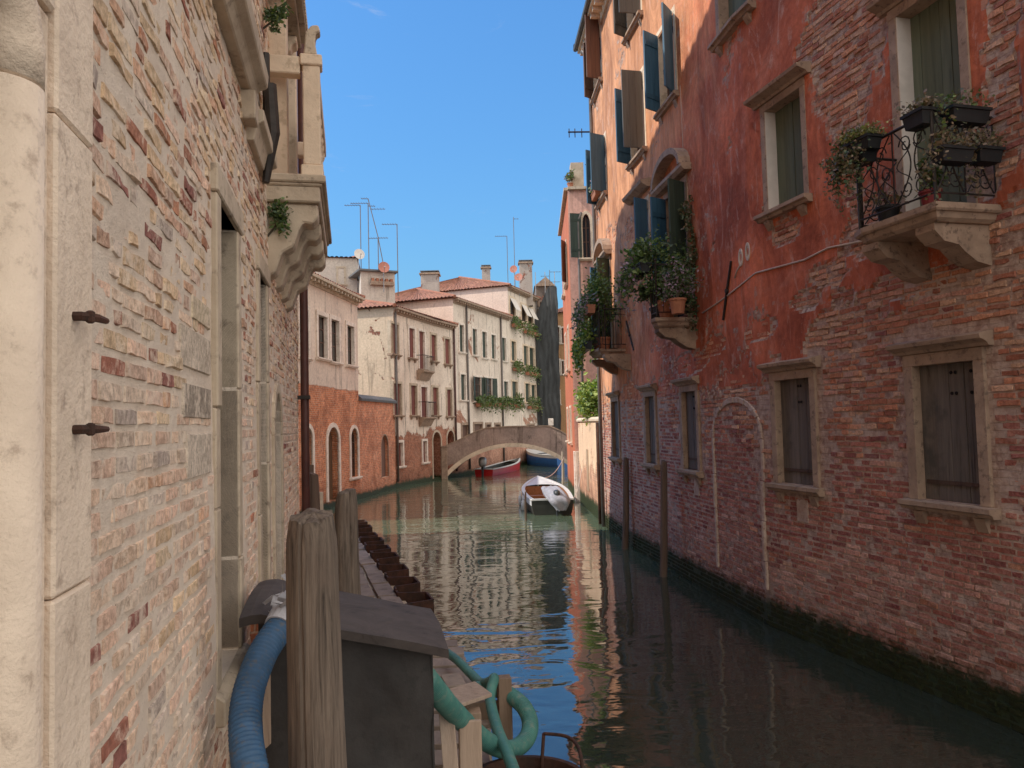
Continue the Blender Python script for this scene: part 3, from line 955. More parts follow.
def balcony(par, W, u0, u1, z, dep, rail_h=.92, near_bracket=True, scroll=False, mat='stone_brown', round_far=.25):
    g = Geo()
    prof = [(0, 0), (0, -.14), (.035, -.17), (.05, -.2), (.05, -.25)]
    out = [(u0, -.02), (u0, dep), (u1 - round_far, dep), (u1 - round_far * .35, dep - round_far * .25), (u1, dep - round_far), (u1, -.02)]
    out = out if W.side > 0 else out
    for (i0, t0), (i1, t1) in zip(((0, 0), (.0, -.055), (.04, -.075), (.06, -.13)), ((0, -.055), (.015, -.075), (.06, -.13), (.10, -.16))):
        cu, cd = (u0 + u1) / 2, 0

        def ring(i, t):
            return [W.pt(u + (i if u < cu else -i), z + t, max(-.02, d - (i if d > .1 else 0))) for u, d in out]
        n = len(out)
        a, b = ring(i0, t0), ring(i1, t1)
        g.add(a + b, [list(range(n)), list(range(n, 2 * n))[::-1]] + [(k, (k + 1) % n, n + (k + 1) % n, n + k) for k in range(n)])
    s = g.build('balcony', M[mat], par)
    L = u1 - u0
    for a in (u0 + .14, u1 - .42):
        g = Geo()
        pf = [(-.02, z - .163), (dep * .86, z - .163), (dep * .86, z - .23), (dep * .72, z - .33), (dep * .5, z - .36), (dep * .4, z - .43), (dep * .22, z - .52), (-.02, z - .56)]
        wprof(g, W, a, a + .24, pf)
        g.build('bracket', M[mat], s)
    # railing
    ins = .05
    path = [(u0 + ins, .0), (u0 + ins, dep - ins), (u1 - ins - round_far * .6, dep - ins), (u1 - ins, dep - ins - round_far * .6), (u1 - ins, 0)]
    for h, rr_ in ((rail_h, .016), (.10, .011)) + (() if scroll else ((rail_h - .13, .008),)):
        g = Geo()
        g.tube([W.pt(u, z + h, d) for u, d in path], rr_, 6)
        g.build('handrail', M['iron'], s)
    for (u, d) in path[1:-1]:
        g = Geo(); g.tube([W.pt(u, z - .01, d), W.pt(u, z + rail_h + .06, d)], .016, 6)
        g.lathe([(.005, 0), (.026, .02), (.026, .04), (.005, .06)], W.pt(u, z + rail_h + .05, d), 8)
        g.build('post', M['iron'], s)
    # panels between posts
    for (a, b) in zip(path, path[1:]):
        ln = math.hypot(b[0] - a[0], b[1] - a[1])
        if ln < .12: continue
        def Q(s_, h): return W.pt(a[0] + (b[0] - a[0]) * s_, z + h, a[1] + (b[1] - a[1]) * s_)
        g = Geo()
        if not scroll:
            k = max(2, int(ln / .11))
            for i in range(1, k):
                g.tube([Q(i / k, .10), Q(i / k, rail_h)], .007, 5)
        else:
            k = max(1, round(ln / .42))
            for i in range(k):
                c0 = (i + .5) / k
                wv = .5 / k * .92
                for sg in (-1, 1):
                    # tall S scroll, spiral at both ends
                    pts = []
                    for q in range(15):
                        t = q / 14 * 2.6 * PI
                        rad = .095 * (1 - q / 19)
                        pts.append(Q(c0 + sg * (wv * .5 + (rad * math.cos(t)) / ln * .9 - .03 / ln), .68 + rad * math.sin(t)))
                    g.tube(pts, .007, 5)
                    pts = []
                    for q in range(15):
                        t = -q / 14 * 2.6 * PI
                        rad = .09 * (1 - q / 19)
                        pts.append(Q(c0 + sg * (wv * .5 + (rad * math.cos(t)) / ln * .9 - .03 / ln), .24 + rad * math.sin(t)))
                    g.tube(pts, .007, 5)
                    pts = []
                    for q in range(13):
                        t = q / 12
                        pts.append(Q(c0 + sg * wv * (.95 - .85 * math.sin(PI * t)), .12 + t * .72))
                    g.tube(pts, .008, 5)
                    pts = [Q(c0 + sg * wv * (.08 + .8 * math.sin(PI * q / 10) ** 2), .3 + .36 * q / 10) for q in range(11)]
                    g.tube(pts, .006, 5)
                g.tube([Q(i / k, .1), Q(i / k, rail_h)], .009, 5)
        g.build('railing', M['iron'], s)
    return s


# near balcony with wrought-iron scrolls
NB0 = RW.px(1001, 203)[0]
NBD = .5
best = 9
for k in range(20, 130):
    d = k / 100
    e = abs(RW.px(938, 200, d)[1] - DOORZ)
    if e < best: best, NBD = e, d
NB1 = RW.px(842, 237, NBD)[0]
balcony(red, RW, NB0, NB1, DOORZ, NBD, .86, scroll=True, round_far=.3)
# middle balcony with arched pediment
MBZ = RW.px(699, 317)[1]
MB0 = RW.px(699, 317)[0]; MB1 = RW.px(645, 321, .8)[0]
u0, u1, z0, z1 = RR(668, 688, 190, 262)
window(red, RW, (u0, u1, MBZ + .02, z1), fw=.12, fmat='stone_brown', infill='opening', sill=0)
pediment(red, RW, u0 - .3, u1 + .3, z1 + .26, .5)
g = Geo()
df = leaf_shutter(red, RW, u1 + .02, MBZ + .4, z1, .42, 120, 'shutter_blue', +1)
leaf_shutter(red, RW, u0 - .02, MBZ + .1, z1, .42, 60, 'shutter_dkgreen', -1)
balcony(red, RW, MB0, MB1, MBZ, .8, .95, round_far=.35)
# far balcony
FBZ = RW.px(619, 352)[1]
FB0 = RW.px(619, 352)[0]; FB1 = RW.px(596, 357, .75)[0]
u0, u1, z0, z1 = RR(604, 612, 262, 345)
window(red, RW, (u0, u1, FBZ + .02, z1), fw=.12, fmat='stone_brown', infill='opening', sill=0)
pediment(red, RW, u0 - .25, u1 + .25, z1 + .2, .45)
leaf_shutter(red, RW, u1 + .02, FBZ + .5, z1, .4, 120, 'shutter_blue', +1)
leaf_shutter(red, RW, u0 - .02, FBZ + .1, z1, .4, 60, 'shutter_dkgreen', -1)
balcony(red, RW, FB0, FB1, FBZ, .75, .95, round_far=.3)

# iron wall ties, ceramic vents, cable
for (xa, ya, xb, yb) in ((733, 261, 725, 320), (627.5, 321, 635, 350)):
    (ua, za), (ub, zb_) = RW.px(xa, ya), RW.px(xb, yb)
    g = Geo(); n_ = RW.nrm(ua)
    g.tube([RW.pt(ua, za, .03), RW.pt((ua + ub) / 2, (za + zb_) / 2, .035), RW.pt(ub, zb_, .03)], .022, 6)
    q = RW.pt((ua + ub) / 2, (za + zb_) / 2, -.02); g.tube([q, q + n_ * .08], .035, 8)
    g.build('wall_tie', M['iron'], red)
for (x, y) in ((742, 257.5), (749, 251.5)):
    u, z = RW.px(x, y)
    g = Geo()
    for (ra, rb, d0, d1) in ((.11, .075, -.01, .03), (.07, .045, -.01, .018)):
        n = 18
        rings = []
        for rd, dd in ((ra, d0), (ra, d1), (rb, d1), (rb, d0)):
            rings.append([RW.pt(u + rd * .7 * math.cos(2 * PI * k / n), z + rd * 1.25 * math.sin(2 * PI * k / n), dd) for k in range(n)])
        vs = [p for q in rings for p in q]
        g.add(vs, [(i * n + k, i * n + (k + 1) % n, ((i + 1) % 4) * n + (k + 1) % n, ((i + 1) % 4) * n + k) for i in range(4) for k in range(n)])
    wbox(g, RW, u - .05, u + .05, z - .09, z + .09, -.01, .012)
    g.build('vent_ring', M['ceramic'], red)
pts = []
for (x, y) in ((704, 313), (716, 305), (727, 297), (741, 286), (757, 273), (780, 267), (806, 260), (830, 248), (870, 240)):
    u, z = RW.px(x, y); pts.append(RW.pt(u, z, .02 + .01 * R.random()))
g = Geo(); g.tube(pts, .013, 6); g.build('wall_cable', M['cable'], red, smooth=True)
pts = [RW.pt(*RW.px(x, y), .02) for x, y in ((736, 278), (738, 271), (742, 264))]
g = Geo(); g.tube(pts, .014, 6); g.build('wall_cable', M['cable'], red, smooth=True)
pts = [RW.pt(*RW.px(x, y), .015) for x, y in ((681, 85), (684, 150), (686, 220), (687, 262))]
g = Geo(); g.tube(pts, .008, 5); g.build('wall_cable', M['cable'], red)

# downpipe at the far corner and its roof edge
RH = 13.9
UW = RW.cum[1] - .4      # nearer than this the unseen top is kept low for more skylight
up = RW.px(604.5, 440)[0]
pipe(red, [RW.pt(up, .05, .1), RW.pt(up, 5, .1), RW.pt(up, RH - .4, .1), RW.pt(up, RH - .1, .3)], .055, 'pipe_grey')
eave(red, RW, UW, RW.L, RH + .1, .38, 'stone_light')
g = Geo()
uu = [8, RW.cum[1], RW.cum[2], RW.L]
g.tube([RW.pt(UW, RH + .12, .44), RW.pt(RW.cum[1], RH + .12, .44), RW.pt(RW.cum[2], RH + .12, .44), RW.pt(RW.L, RH + .12, .44)], .07, 8)
g.build('gutter', M['lead'], red)
g = Geo()
q = RW.pt(RW.L - .25, 0, 0)
zc = RW.px(590, 141)[1]
for k in range(1):
    g.tube([RW.pt(RW.L - .2, zc, 0), RW.pt(RW.L - .2, zc, .75)], .025, 6)
    for d in (.35, .55, .72):
        g.tube([RW.pt(RW.L - .2, zc - .16, d), RW.pt(RW.L - .2, zc + .1, d)], .016, 6)
g.build('iron_bracket', M['iron'], red)

# where the plaster has fallen away
BD = [RW.px(x, y) for x, y in ((1100, 240), (1024, 248), (985, 262), (935, 292), (890, 300), (850, 300), (815, 335), (770, 368), (735, 380), (690, 380), (655, 384), (630, 388), (600, 396))]
PATCH = []
for (x, y, rx, ry, a) in ((850, 70, 38, 62, 1.25), (832, 30, 30, 30, 1.1), (870, 20, 25, 26, 1.0), (842, 118, 24, 26, 1.0), (1003, 85, 13, 70, 1.1), (985, 165, 14, 34, 1.), (1016, 225, 26, 26, 1.),
                          (868, 235, 22, 20, .9), (785, 232, 22, 14, .8), (668, 330, 10, 22, .95), (650, 300, 9, 20, .8), (632, 232, 14, 20, .8), (655, 205, 8, 16, .8), (612, 240, 8, 18, .8),
                          (716, 345, 8, 9, .85), (905, 285, 60, 16, .95), (830, 275, 22, 14, .8), (760, 330, 14, 10, .8), (690, 365, 16, 12, .9), (805, 300, 20, 12, .85)):
    u, z = RW.px(x, y)
    ru = abs(RW.px(x - rx, y)[0] - RW.px(x + rx, y)[0]) / 2; rz_ = abs(RW.px(x, y - ry)[1] - RW.px(x, y + ry)[1]) / 2
    PATCH.append((u, z, ru, rz_, a))


def red_col(u, z):
    b = BD[0][1]
    for (ua, za), (ub, zb_) in zip(BD, BD[1:]):
        if ua <= u <= ub: b = za + (zb_ - za) * (u - ua) / (ub - ua)
        elif u > BD[-1][0]: b = BD[-1][1]
    e = .5 + (b - z) * .8
    e = max(0.20, min(1.3, e))
    for (pu, pz, ru, rz, a) in PATCH:
        d2 = ((u - pu) / ru) ** 2 + ((z - pz) / rz) ** 2
        e = max(e, a * math.exp(-d2 * .7))
    return (e, e, e)


ECACHE = {}


def red_e(u, z):
    k = (round(u, 3), round(z, 3))
    if k not in ECACHE:
        f = lambda s, o: mnoise.noise(V((u * s, z * s, o)))
        ECACHE[k] = red_col(u, z)[0] + .42 * f(.8, 1.) + .30 * f(2.3, 4.) + .20 * f(6.1, 8.) + .10 * f(15, 2.)
    return ECACHE[k]


def red_disp(u, z):
    e = red_e(u, z)
    t = max(0, min(1, (.53 - e) / .06))
    return .004 + .026 * t * t * (3 - 2 * t) + .012 * mnoise.noise(V((u * .5, z * .5, 6))) - .012


g = Geo()
wall_sheet(g, RW, -.6, 9.5, .055, 0, RW.L, colf=lambda u, z: (red_e(u, z),) * 3, disp=red_disp)
wall_sheet(g, RW, 9.5, 10.5, .075, UW, RW.L, colf=lambda u, z: (red_e(u, z),) * 3, disp=red_disp)
wall_sheet(g, RW, 10.5, RH, .3, UW, RW.L, colf=lambda u, z: (.2, .2, .2))
RBR = random.Random(23)
ROUGHB = ((.47, .21, .11), (.40, .165, .09), (.52, .27, .15), (.33, .13, .075), (.55, .36, .22))
PURP = ((.33, .125, .085), (.28, .105, .08), (.38, .15, .10), (.24, .09, .07), (.42, .19, .13))
PALEB = ((.46, .25, .17), (.40, .20, .14), (.52, .33, .24), (.36, .17, .12))
def blocked(a, b, z0, z1):
    for o in RW.op:
        if o[0] - .17 < b and a < o[1] + .17 and o[2] - .13 < z1 and z0 < o[3] + .32: return True
    return False
zz = .0
while zz < 9.6:
    h = RBR.uniform(.052, .064)
    u = RBR.uniform(0, .2)
    while u < RW.L - .02:
        ln = RBR.choice((.24, .25, .245, .118, .12, .19))
        a, b = u, min(u + ln, RW.L)
        u += ln + RBR.uniform(.008, .018)
        um, zm = (a + b) / 2, zz + h / 2
        e = red_e(um, zm)
        if e < .49 or b - a < .05 or blocked(a, b, zz, zz + h): continue
        if any(a < c < b for c in RW.cum[1:-1]): continue
        t = mnoise.noise(V((um * .6, zm * .7, 2.)))
        pal = ROUGHB if zm > 2.75 + t else PURP if zm > 1.15 + .9 * t else PALEB
        if RBR.random() < .16: pal = RBR.choice((ROUGHB, PURP, PALEB))
        c = RBR.choice(pal); s_ = RBR.uniform(.76, 1.14)
        rough = zm > 2.6 + t
        dd = .001 + (RBR.gauss(.003, .0035) if not rough else RBR.gauss(.0065, .006)) + .012 * mnoise.noise(V((um * .5, zm * .5, 6))) - .006
        if RBR.random() < (.02 if not rough else .09): dd -= .02
        lay_brick(g, RW, a, b, zz, h, dd, (c[0] * s_ * 1.22, c[1] * s_ * 1.08, c[2] * s_ * 1.16), RBR, .004 if not rough else .009, RBR.uniform(.004, .009), RBR.gauss(0, .003), 1)
    zz += h + RBR.uniform(.010, .017)
# the end and back of the house
q0 = RW.pt(UW, 0)
EW = Wall([(2.56, 22.3), (10, 23.4), (11.5, 12.6), (q0.x, q0.y)], +1)
wall_sheet(g, EW, -.6, RH, 2.)
wall_sheet(g, Wall([(11.5, 12.6), (12.5, 7), (5.228, 5.2)], +1), -.6, 9.5, 2.)
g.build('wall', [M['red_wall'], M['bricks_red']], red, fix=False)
g = Geo()
tile_roof(g, RW.pt(UW, RH + .12, .5), RW.pt(RW.L, RH + .12, .5), V((9.5, 21.5, RH + 1.8)), V((9.5, 14.5, RH + 1.8)), 36)
tile_roof(g, RW.pt(0, 9.52, .2), RW.pt(UW, 9.52, .2), V((11.4, 12.5, 10.6)), V((12.4, 7, 10.6)), 30)
g.build('roof', M['tile'], red)

# --- things on the balconies
grp = 'plants on the balconies of the red house'
def on_bal(u, d, zz): return RW.pt(u, zz + .004, d)
# middle balcony
uu0, uu1 = MB0, MB1
rz = MBZ + .95
potted(on_bal(uu1 - .35, .5, MBZ), .17, .3, 'terracotta', (.6, .42, .8), 1700, .08, GREEN + DARKG, 'large leafy bush in the far corner of the middle balcony, taller than its railing', grp, lift=.0, clumps=16)
potted(on_bal(uu1 - 1.0, .52, MBZ), .15, .26, 'terracotta', (.38, .34, .42), 800, .06, DARKG + LILAC, 'lilac flowering shrub in front of the middle balcony door', grp, clumps=10)
potted(on_bal(uu0 + .75, .5, MBZ), .16, .28, 'plastic_dark', (.4, .32, .36), 700, .10, DARKG, 'low dark green potted shrub at the foot of the middle balcony railing', grp)
potted(on_bal(uu0 + .3, .48, MBZ), .16, .34, 'terracotta', (.3, .3, .24), 420, .08, GREEN, 'terracotta pot with short herb at the near corner of the middle balcony', grp)
planter(RW, uu0 + .2, uu0 + 1.1, rz - .1, .78, .98, .17, .42, 650, .09, GREEN, 'dark green trough on the near top rail of the middle balcony with upright leaves', grp, hang=.1)
planter(RW, uu0 + 1.25, uu1 - .2, rz - .14, .80, 1.0, .16, .3, 1100, .085, LILAC + GREEN, 'trough of trailing lilac flowers along the far rail of the middle balcony', grp, hang=.5)
# creeper down the wall beside the door
g = Geo()
uc, zc0 = RW.px(694, 205)
zc1 = RW.px(697, 320)[1]
pts = [RW.pt(uc + .06 * math.sin(k * 1.3), zc0 + (zc1 - zc0) * k / 9, .05) for k in range(10)]
cre = empty('climbing_plant', pts[-1], 'narrow creeper hanging down the wall beside the middle balcony door', 'creeper')
g.tube(pts, .012, 5, col=(.07, .05, .03)); g.build('stem', M['leaf'], cre)
g = Geo()
for p in pts: g.leaves(p + RW.nrm(uc) * .06, (.14, .14, .22), 90, .075, 4, .4, DARKG + DRY)
g.build('foliage', M['leaf'], cre, fix=False)
# far balcony
rz = FBZ + .95
potted(on_bal((FB0 + FB1) / 2, .45, FBZ), .17, .32, 'terracotta', (.5, .45, .85), 1700, .09, GREEN + LIME[3:], 'tall green bush rising above the far balcony railing', grp, lift=.35, clumps=12)
planter(RW, FB0 + .1, FB0 + .75, rz - .15, .72, .9, .18, .25, 350, .08, GREEN, 'small pale trough on the near rail of the far balcony', grp, mat='plastic_white')
planter(RW, FB0 + .85, FB1 - .1, rz - .1, .75, .95, .2, .4, 900, .09, DARKG + LILAC, 'terracotta trough of mixed flowers on the far rail of the far balcony', grp, mat='terracotta', hang=.4)
potted(on_bal(FB0 + .35, .45, FBZ), .15, .26, 'terracotta', (.28, .28, .3), 350, .09, GREEN, 'little terracotta pot on the floor of the far balcony', grp)
planter(RW, FB0 + .5, FB1 + .2, FBZ + .02,   .78, .98, .2, .5, 1500, .10, LIME + LIME + GREEN, 'trough of yellow-green trailing leaves hung outside the far balcony', grp, hang=.65)
# near balcony
rz = DOORZ + .86
gn = 'planters on the wrought-iron balcony'
L = NB1 - NB0
planter(RW, NB0 + .04, NB0 + .30, rz - .10, NBD - .12, NBD + .06, .14, .14, 260, .045, DRY, 'dark box at the near corner of the iron balcony, with dry stems', gn)
planter(RW, NB0 - .06, NB0 + .12, rz - .10, .12, NBD - .2, .14, .16, 320, .045, DRY + GREEN, 'dark box on the end rail of the iron balcony next to the wall', gn, hang=.35)
planter(RW, NB0 - .10, NB0 + .08, DOORZ + .36, NBD * .5, NBD - .02, .13, .2, 420, .045, DRY, 'lower dark box hooked on the end railing of the iron balcony', gn, hang=.3)
planter(RW, NB0 - .10, NB0 + .08, DOORZ + .38, .04, NBD * .42, .13, .2, 420, .045, DRY, 'lower dark box of dry trailers nearest the wall on the iron balcony', gn, hang=.35)
planter(RW, NB0 + L * .5, NB0 + L * .77, rz - .12, NBD - .02, NBD + .16, .13, .10, 700, .04, YEL, 'dark box of small yellow flowers on the front rail of the iron balcony', gn)
planter(RW, NB1 - .55, NB1 - .08, rz - .22, NBD - .05, NBD + .14, .14, .26, 1700, .048, DRY + DRY + DARKG, 'box overflowing with dried brown plants at the far end of the iron balcony', gn, hang=.5)
potted(on_bal(NB1 - .42, NBD - .25, DOORZ), .12, .2, 'plastic_dark', (.16, .16, .14), 120, .06, DRY, 'black pot on the floor at the far end of the iron balcony', gn)
potted(on_bal(NB0 + .32, NBD - .25, DOORZ), .10, .2, 'plastic_red', (.12, .12, .2), 130, .07, GREEN, 'small red pot behind the near railing of the iron balcony', gn)
# far top window plant
u, z = RW.px(603, 199)
planter(RW, u - .35, u + .35, z + .03, .1, .28, .16, .35, 350, .09, GREEN + LILAC, 'window box with violet flowers on the sill under the blue shutters', 'plants on the balconies of the red house', mat='terracotta')

# ================================================================== BRICK BUILDING ON THE LEFT (close)
LW = Wall([(-.70 + .2107 * 4, -4), (-.70 - .2107 * 10.4, 10.4), (-5.1, 17.5)], -1)
def ly(y): return (y + 4) * math.hypot(1, .2107)


left = empty('brick_house', LW.pt(ly(4), .28, 0), 'weathered pinkish brick house with stone door frame and stone balcony, filling the left bank', 'house')
uP0, uP1 = LW.px(41, 430)[0], LW.px(80, 430)[0]
w1a, w1b = LW.px(218, 430)[0], LW.px(237, 430)[0]
w2a, w2b = LW.px(259, 430)[0], LW.px(266.5, 430)[0]
w3a, w3b = LW.px(273.5, 430)[0], LW.px(280.5, 430)[0]
SZ1, TZ1 = 1.68, 4.25


def left_window(u0, u1, z0, z1, fw, arch=None, sillh=.16):
    LW.op.append((u0, u1, z0, z1, arch, .42))
    g = Geo()
    if arch is None:
        for a, b in ((u0 - fw, u0), (u1, u1 + fw)):
            zz = z0
            while zz < z1 - .01:
                h = min(R.uniform(.5, 1.1), z1 - zz)
                if z1 - zz - h < .25: h = z1 - zz
                j = R.uniform(-.006, .006)
                wbox(g, LW, a, b, zz + .003, zz + h - .003, -.40, .018 + j)
                zz += h
        wbox(g, LW, u0 - fw - .02, u1 + fw + .02, z1, z1 + fw * 1.15, -.40, .03)
    else:
        wbox(g, LW, u0 - fw, u0, z0, arch, -.38, .02); wbox(g, LW, u1, u1 + fw, z0, arch, -.38, .02)
        a = arc_pts(u0, u1, arch, z1); b = arc_pts(u0 - fw, u1 + fw, arch, z1 + fw)
        for k in range(len(a) - 1):
            g.prism([LW.pt(x, z, -.38) for x, z in (a[k], a[k + 1], b[k + 1], b[k])], LW.nrm(u0) * .4)
    f = g.build('window', M['stone'], left, bevel=.008)
    g = Geo(); boards(g, LW, u0 + .003, u1 - .003, z0, z1 - .002, -.33, 4); g.build('shutter', M['shutter_grey'], f)
    if sillh:
        g = Geo()
        wprof(g, LW, u0 - fw - .03, u1 + fw + .03, [(-.40, z0), (.02, z0 - .003), (.055, z0 - .03), (.055, z0 - sillh), (-.40, z0 - sillh)])
        g.build('sill', M['stone'], f, bevel=.01)
    return f


left_window(w1a, w1b, SZ1, TZ1, .13)
left_window(w2a, w2b, SZ1, 4.22, .13)
left_window(w3a, w3b, .3, 3.35, .10, arch=2.95, sillh=0)

# stone doorway by the camera
pw = empty_part = None
g = Geo()
zt = LW.px(60, -20)[1]
zz = .28
hs = [1.05, 1.3, 1.12, 1.9]
for h in hs:
    wbox(g, LW, uP0, uP1, zz + .002, zz + h - .002, -.3, .03 + R.uniform(-.003, .003)); zz += h
zj = .28 + 1.05 + 1.3 + 1.12
wbox(g, LW, uP0 - 1.3, uP0 - .002, 3.98, zz, -.3, .027)
wbox(g, LW, uP0 - .115, uP0 - .002, .28, 3.975, -.3, .012)
pf = g.build('door_frame', M['stone_door'], left, bevel=.008)
g = Geo()
cr = .085
uc = uP0 - .075
CD = -.035
for k in range(60):
    sil = max(proj_x(LW.pt(uc + cr * math.cos(t * .2), 3., CD + cr * math.sin(t * .2))) for t in range(32))
    if sil <= 43: break
    uc -= .005
g.tube([LW.pt(uc, .28, CD), LW.pt(uc, 2.1, CD), LW.pt(uc, 3.74, CD)], cr, 24)
g.build('column', M['stone_door'], pf, smooth=True)
g = Geo()
g.tube([LW.pt(uc, 3.748, CD), LW.pt(uc, 3.84, CD), LW.pt(uc - .03, 3.90, CD), LW.pt(uc - .10, 3.94, CD), LW.pt(uc - 1.1, 3.94, CD)], cr, 24)
g.build('lintel_moulding', M['stone_door'], pf, smooth=True)
g = Geo()
wbox(g, LW, uc - 1.0, uc - .02, .28, 3.86, -.32, -.05)
g.build('door_jamb', M['stone'], pf)
for (x, y, x2) in ((58, 316, 90), (58, 430, 95)):
    u, z = LW.px(60, y)
    g = Geo()
    q = LW.pt(u, z, .028)
    n_, d_ = LW.nrm(u), LW.dir(u)
    g.tube([q - n_ * .03, q + n_ * .02, q + n_ * .045 + d_ * .03, q + n_ * .05 + d_ * .09], [.012, .012, .011, .008], 7)
    g.lathe([(.005, -.016), (.011, -.012), (.011, .012), (.005, .016)], q + n_ * .035 + d_ * .015, 8)
    g.build('iron_hook', M['rust'], left)

# first-floor stone balcony
b0, bz = LW.px(266, 172)
b1 = b0 + 2.35
bd = .5
best = 9
for k in range(20, 90):
    e = abs(LW.px(325, 174, k / 100)[0] - b0)
    if e < best: best, bd = e, k / 100
g = Geo()
for (i, z0, z1, dd) in ((0, -.07, 0, 0), (0, -.10, -.072, -.03), (0, -.24, -.102, -.05)):
    wbox(g, LW, b0 - dd * .6, b1 + dd, bz + z0, bz + z1, -.02, bd + dd)
sl = g.build('balcony', M['stone'], left, bevel=.012)
for k in range(4):
    uu = b0 + .08 + k * (b1 - b0 - .42) / 3
    g = Geo()
    prof = [(-.02, -.245), (bd - .07, -.245), (bd - .07, -.36), (bd - .12, -.42), (bd - .2, -.41), (bd - .24, -.48), (bd - .28, -.62), (bd - .38, -.68), (.06, -.86), (-.02, -.9)]
    wprof(g, LW, uu, uu + .26, [(d, bz + z) for d, z in prof])
    g.build('bracket', M['stone'], sl, bevel=.015)
g = Geo()
pu0, pd0 = b0 + .04, bd - .20
wbox(g, LW, pu0, pu0 + .17, bz, bz + .10, pd0 - .01, bd - .02)
wbox(g, LW, pu0 + .015, pu0 + .155, bz + .10, bz + 1.0, pd0 + .01, bd - .04)
wbox(g, LW, pu0, pu0 + .17, bz + 1.0, bz + 1.1, pd0 - .01, bd - .02)
g.build('pilaster', M['stone_light'], sl, bevel=.01)
g = Geo()
n_ = LW.nrm(b0)
pr = [(0, 0), (.02, .2), (.07, .27), (.13, .28), (.15, .22), (.11, .20), (.10, .12), (.12, 0)]
g.prism([LW.pt(pu0 + .02, bz + 1.1 + z, pd0 + .02 + d) for d, z in pr], LW.dir(b0) * .13)
g.build('finial', M['stone'], sl, bevel=.012)
for e_u in (pu0, b1 - .2):
    g = Geo(); wbox(g, LW, e_u + .02, e_u + .15, bz + .92, bz + 1.08, 0, pd0 - .012); g.build('top_rail', M['stone_light'], sl, bevel=.01)
g = Geo(); wbox(g, LW, pu0 + .172, b1 - .1, bz + .93, bz + 1.08, bd - .19, bd - .05); g.build('top_rail', M['stone_light'], sl, bevel=.01)
for k in range(8):
    q = LW.pt(b0 + .36 + k * .25, bz, bd - .12)
    g = Geo(); g.lathe([(.06, 0), (.06, .06), (.035, .1), (.06, .3), (.03, .55), (.05, .7), (.03, .8), (.06, .87), (.06, .93)], q, 10)
    g.build('baluster', M['stone_light'], sl, smooth=False)
# door opening on the balcony: jamb column and projecting hood on corbels
g = Geo()
uj = b0 + .28
wbox(g, LW, uj, uj + .2, bz, bz + 2.0, -.1, .16)
wbox(g, LW, uj + .02, uj + .18, bz + 2.0, bz + 2.2, -.1, .19)
wbox(g, LW, uj + 1.3, uj + 1.5, bz, bz + 2.2, -.1, .16)
wbox(g, LW, uj + .2, uj + 1.3, bz + .0, bz + 2.2, -.1, .012, (.12, .1, .1))
dj = g.build('balcony_door', M['stone_light'], left, bevel=.01)
hz = 7.0
h0 = LW.px(258, 10)[0]
g = Geo()
wbox(g, LW, h0, h0 + 1.75, hz, hz + .13, -.02, .30)
wbox(g, LW, h0 + .02, h0 + 1.73, hz - .06, hz - .003, -.02, .24)
for k in range(30): wbox(g, LW, h0 + k * .058, h0 + k * .058 + .03, hz + .02, hz + .09, .303, .318)
g.build('hood', M['stone'], dj, bevel=.008)
for uu in (h0 + .06, h0 + 1.45):
    g = Geo(); wprof(g, LW, uu, uu + .2, [(d, hz + z) for d, z in ((-.02, -.065), (.21, -.065), (.21, -.13), (.16, -.16), (.15, -.22), (.10, -.24), (.09, -.32), (.03, -.36), (-.02, -.4))])
    g.build('bracket', M['stone_light'], dj, bevel=.01)
# mouldings of the first-floor window nearer the camera
ue, ze = LW.px(245, 78)
g = Geo()
wprof(g, LW, ue - 2.3, ue, [(-.02, ze - .16), (.06, ze - .16), (.09, ze - .1), (.15, ze - .07), (.16, ze + .02), (-.02, ze + .03)])
wbox(g, LW, ue - .2, ue - .02, ze - .36, ze - .162, -.02, .09)
g.build('sill', M['stone'], left, bevel=.008)
g = Geo()
ub2 = LW.px(262, 130)[0]
wprof(g, LW, ue + .04, ub2, [(-.02, ze - .42), (.05, ze - .42), (.08, ze - .3), (.12, ze - .28), (.12, ze - .2), (-.02, ze - .18)])
g.build('string_course', M['stone'], left, bevel=.006)
u, z1 = LW.px(257, 84); z0 = LW.px(257, 180)[1]
g = Geo(); g.tube([LW.pt(u, z1, .10), LW.pt(u, (z0 + z1) / 2, .12), LW.pt(u, z0, .06)], [.05, .055, .03], 8)
g.tube([LW.pt(u + .1, z1 + .3, .06), LW.pt(u + .1, z0 + .1, .06)], .03, 6)
g.build('cable_duct', M['iron'], left)
pipe(left, [LW.pt(ly(10.3), .35, .09), LW.pt(ly(10.3), 3, .09), LW.pt(ly(10.3), 9, .09), LW.pt(ly(10.3), 15, .09)], .055, 'pipe_red')
g = Geo()
for z in (1.6, 3.4, 5.6, 8): g = Geo(); wbox(g, LW, ly(10.3) - .09, ly(10.3) + .09, z, z + .05, .0, .16); g.build('pipe_clip', M['iron'], left)

# skin of the wall: bricks laid one by one over a rough mortar bed
UA, UB = uP1 + .004, ly(10.4)
ZB, ZT = .0, 8.8


def bulge(u, z): return .02 * mnoise.noise(V((u * .55, z * .55, 3.1)))


def mdisp(u, z):
    return bulge(u, z) + .0045 * mnoise.noise(V((u * 5, z * 6, 1.3))) + .003 * mnoise.noise(V((u * 21, z * 25, 7))) - .0040


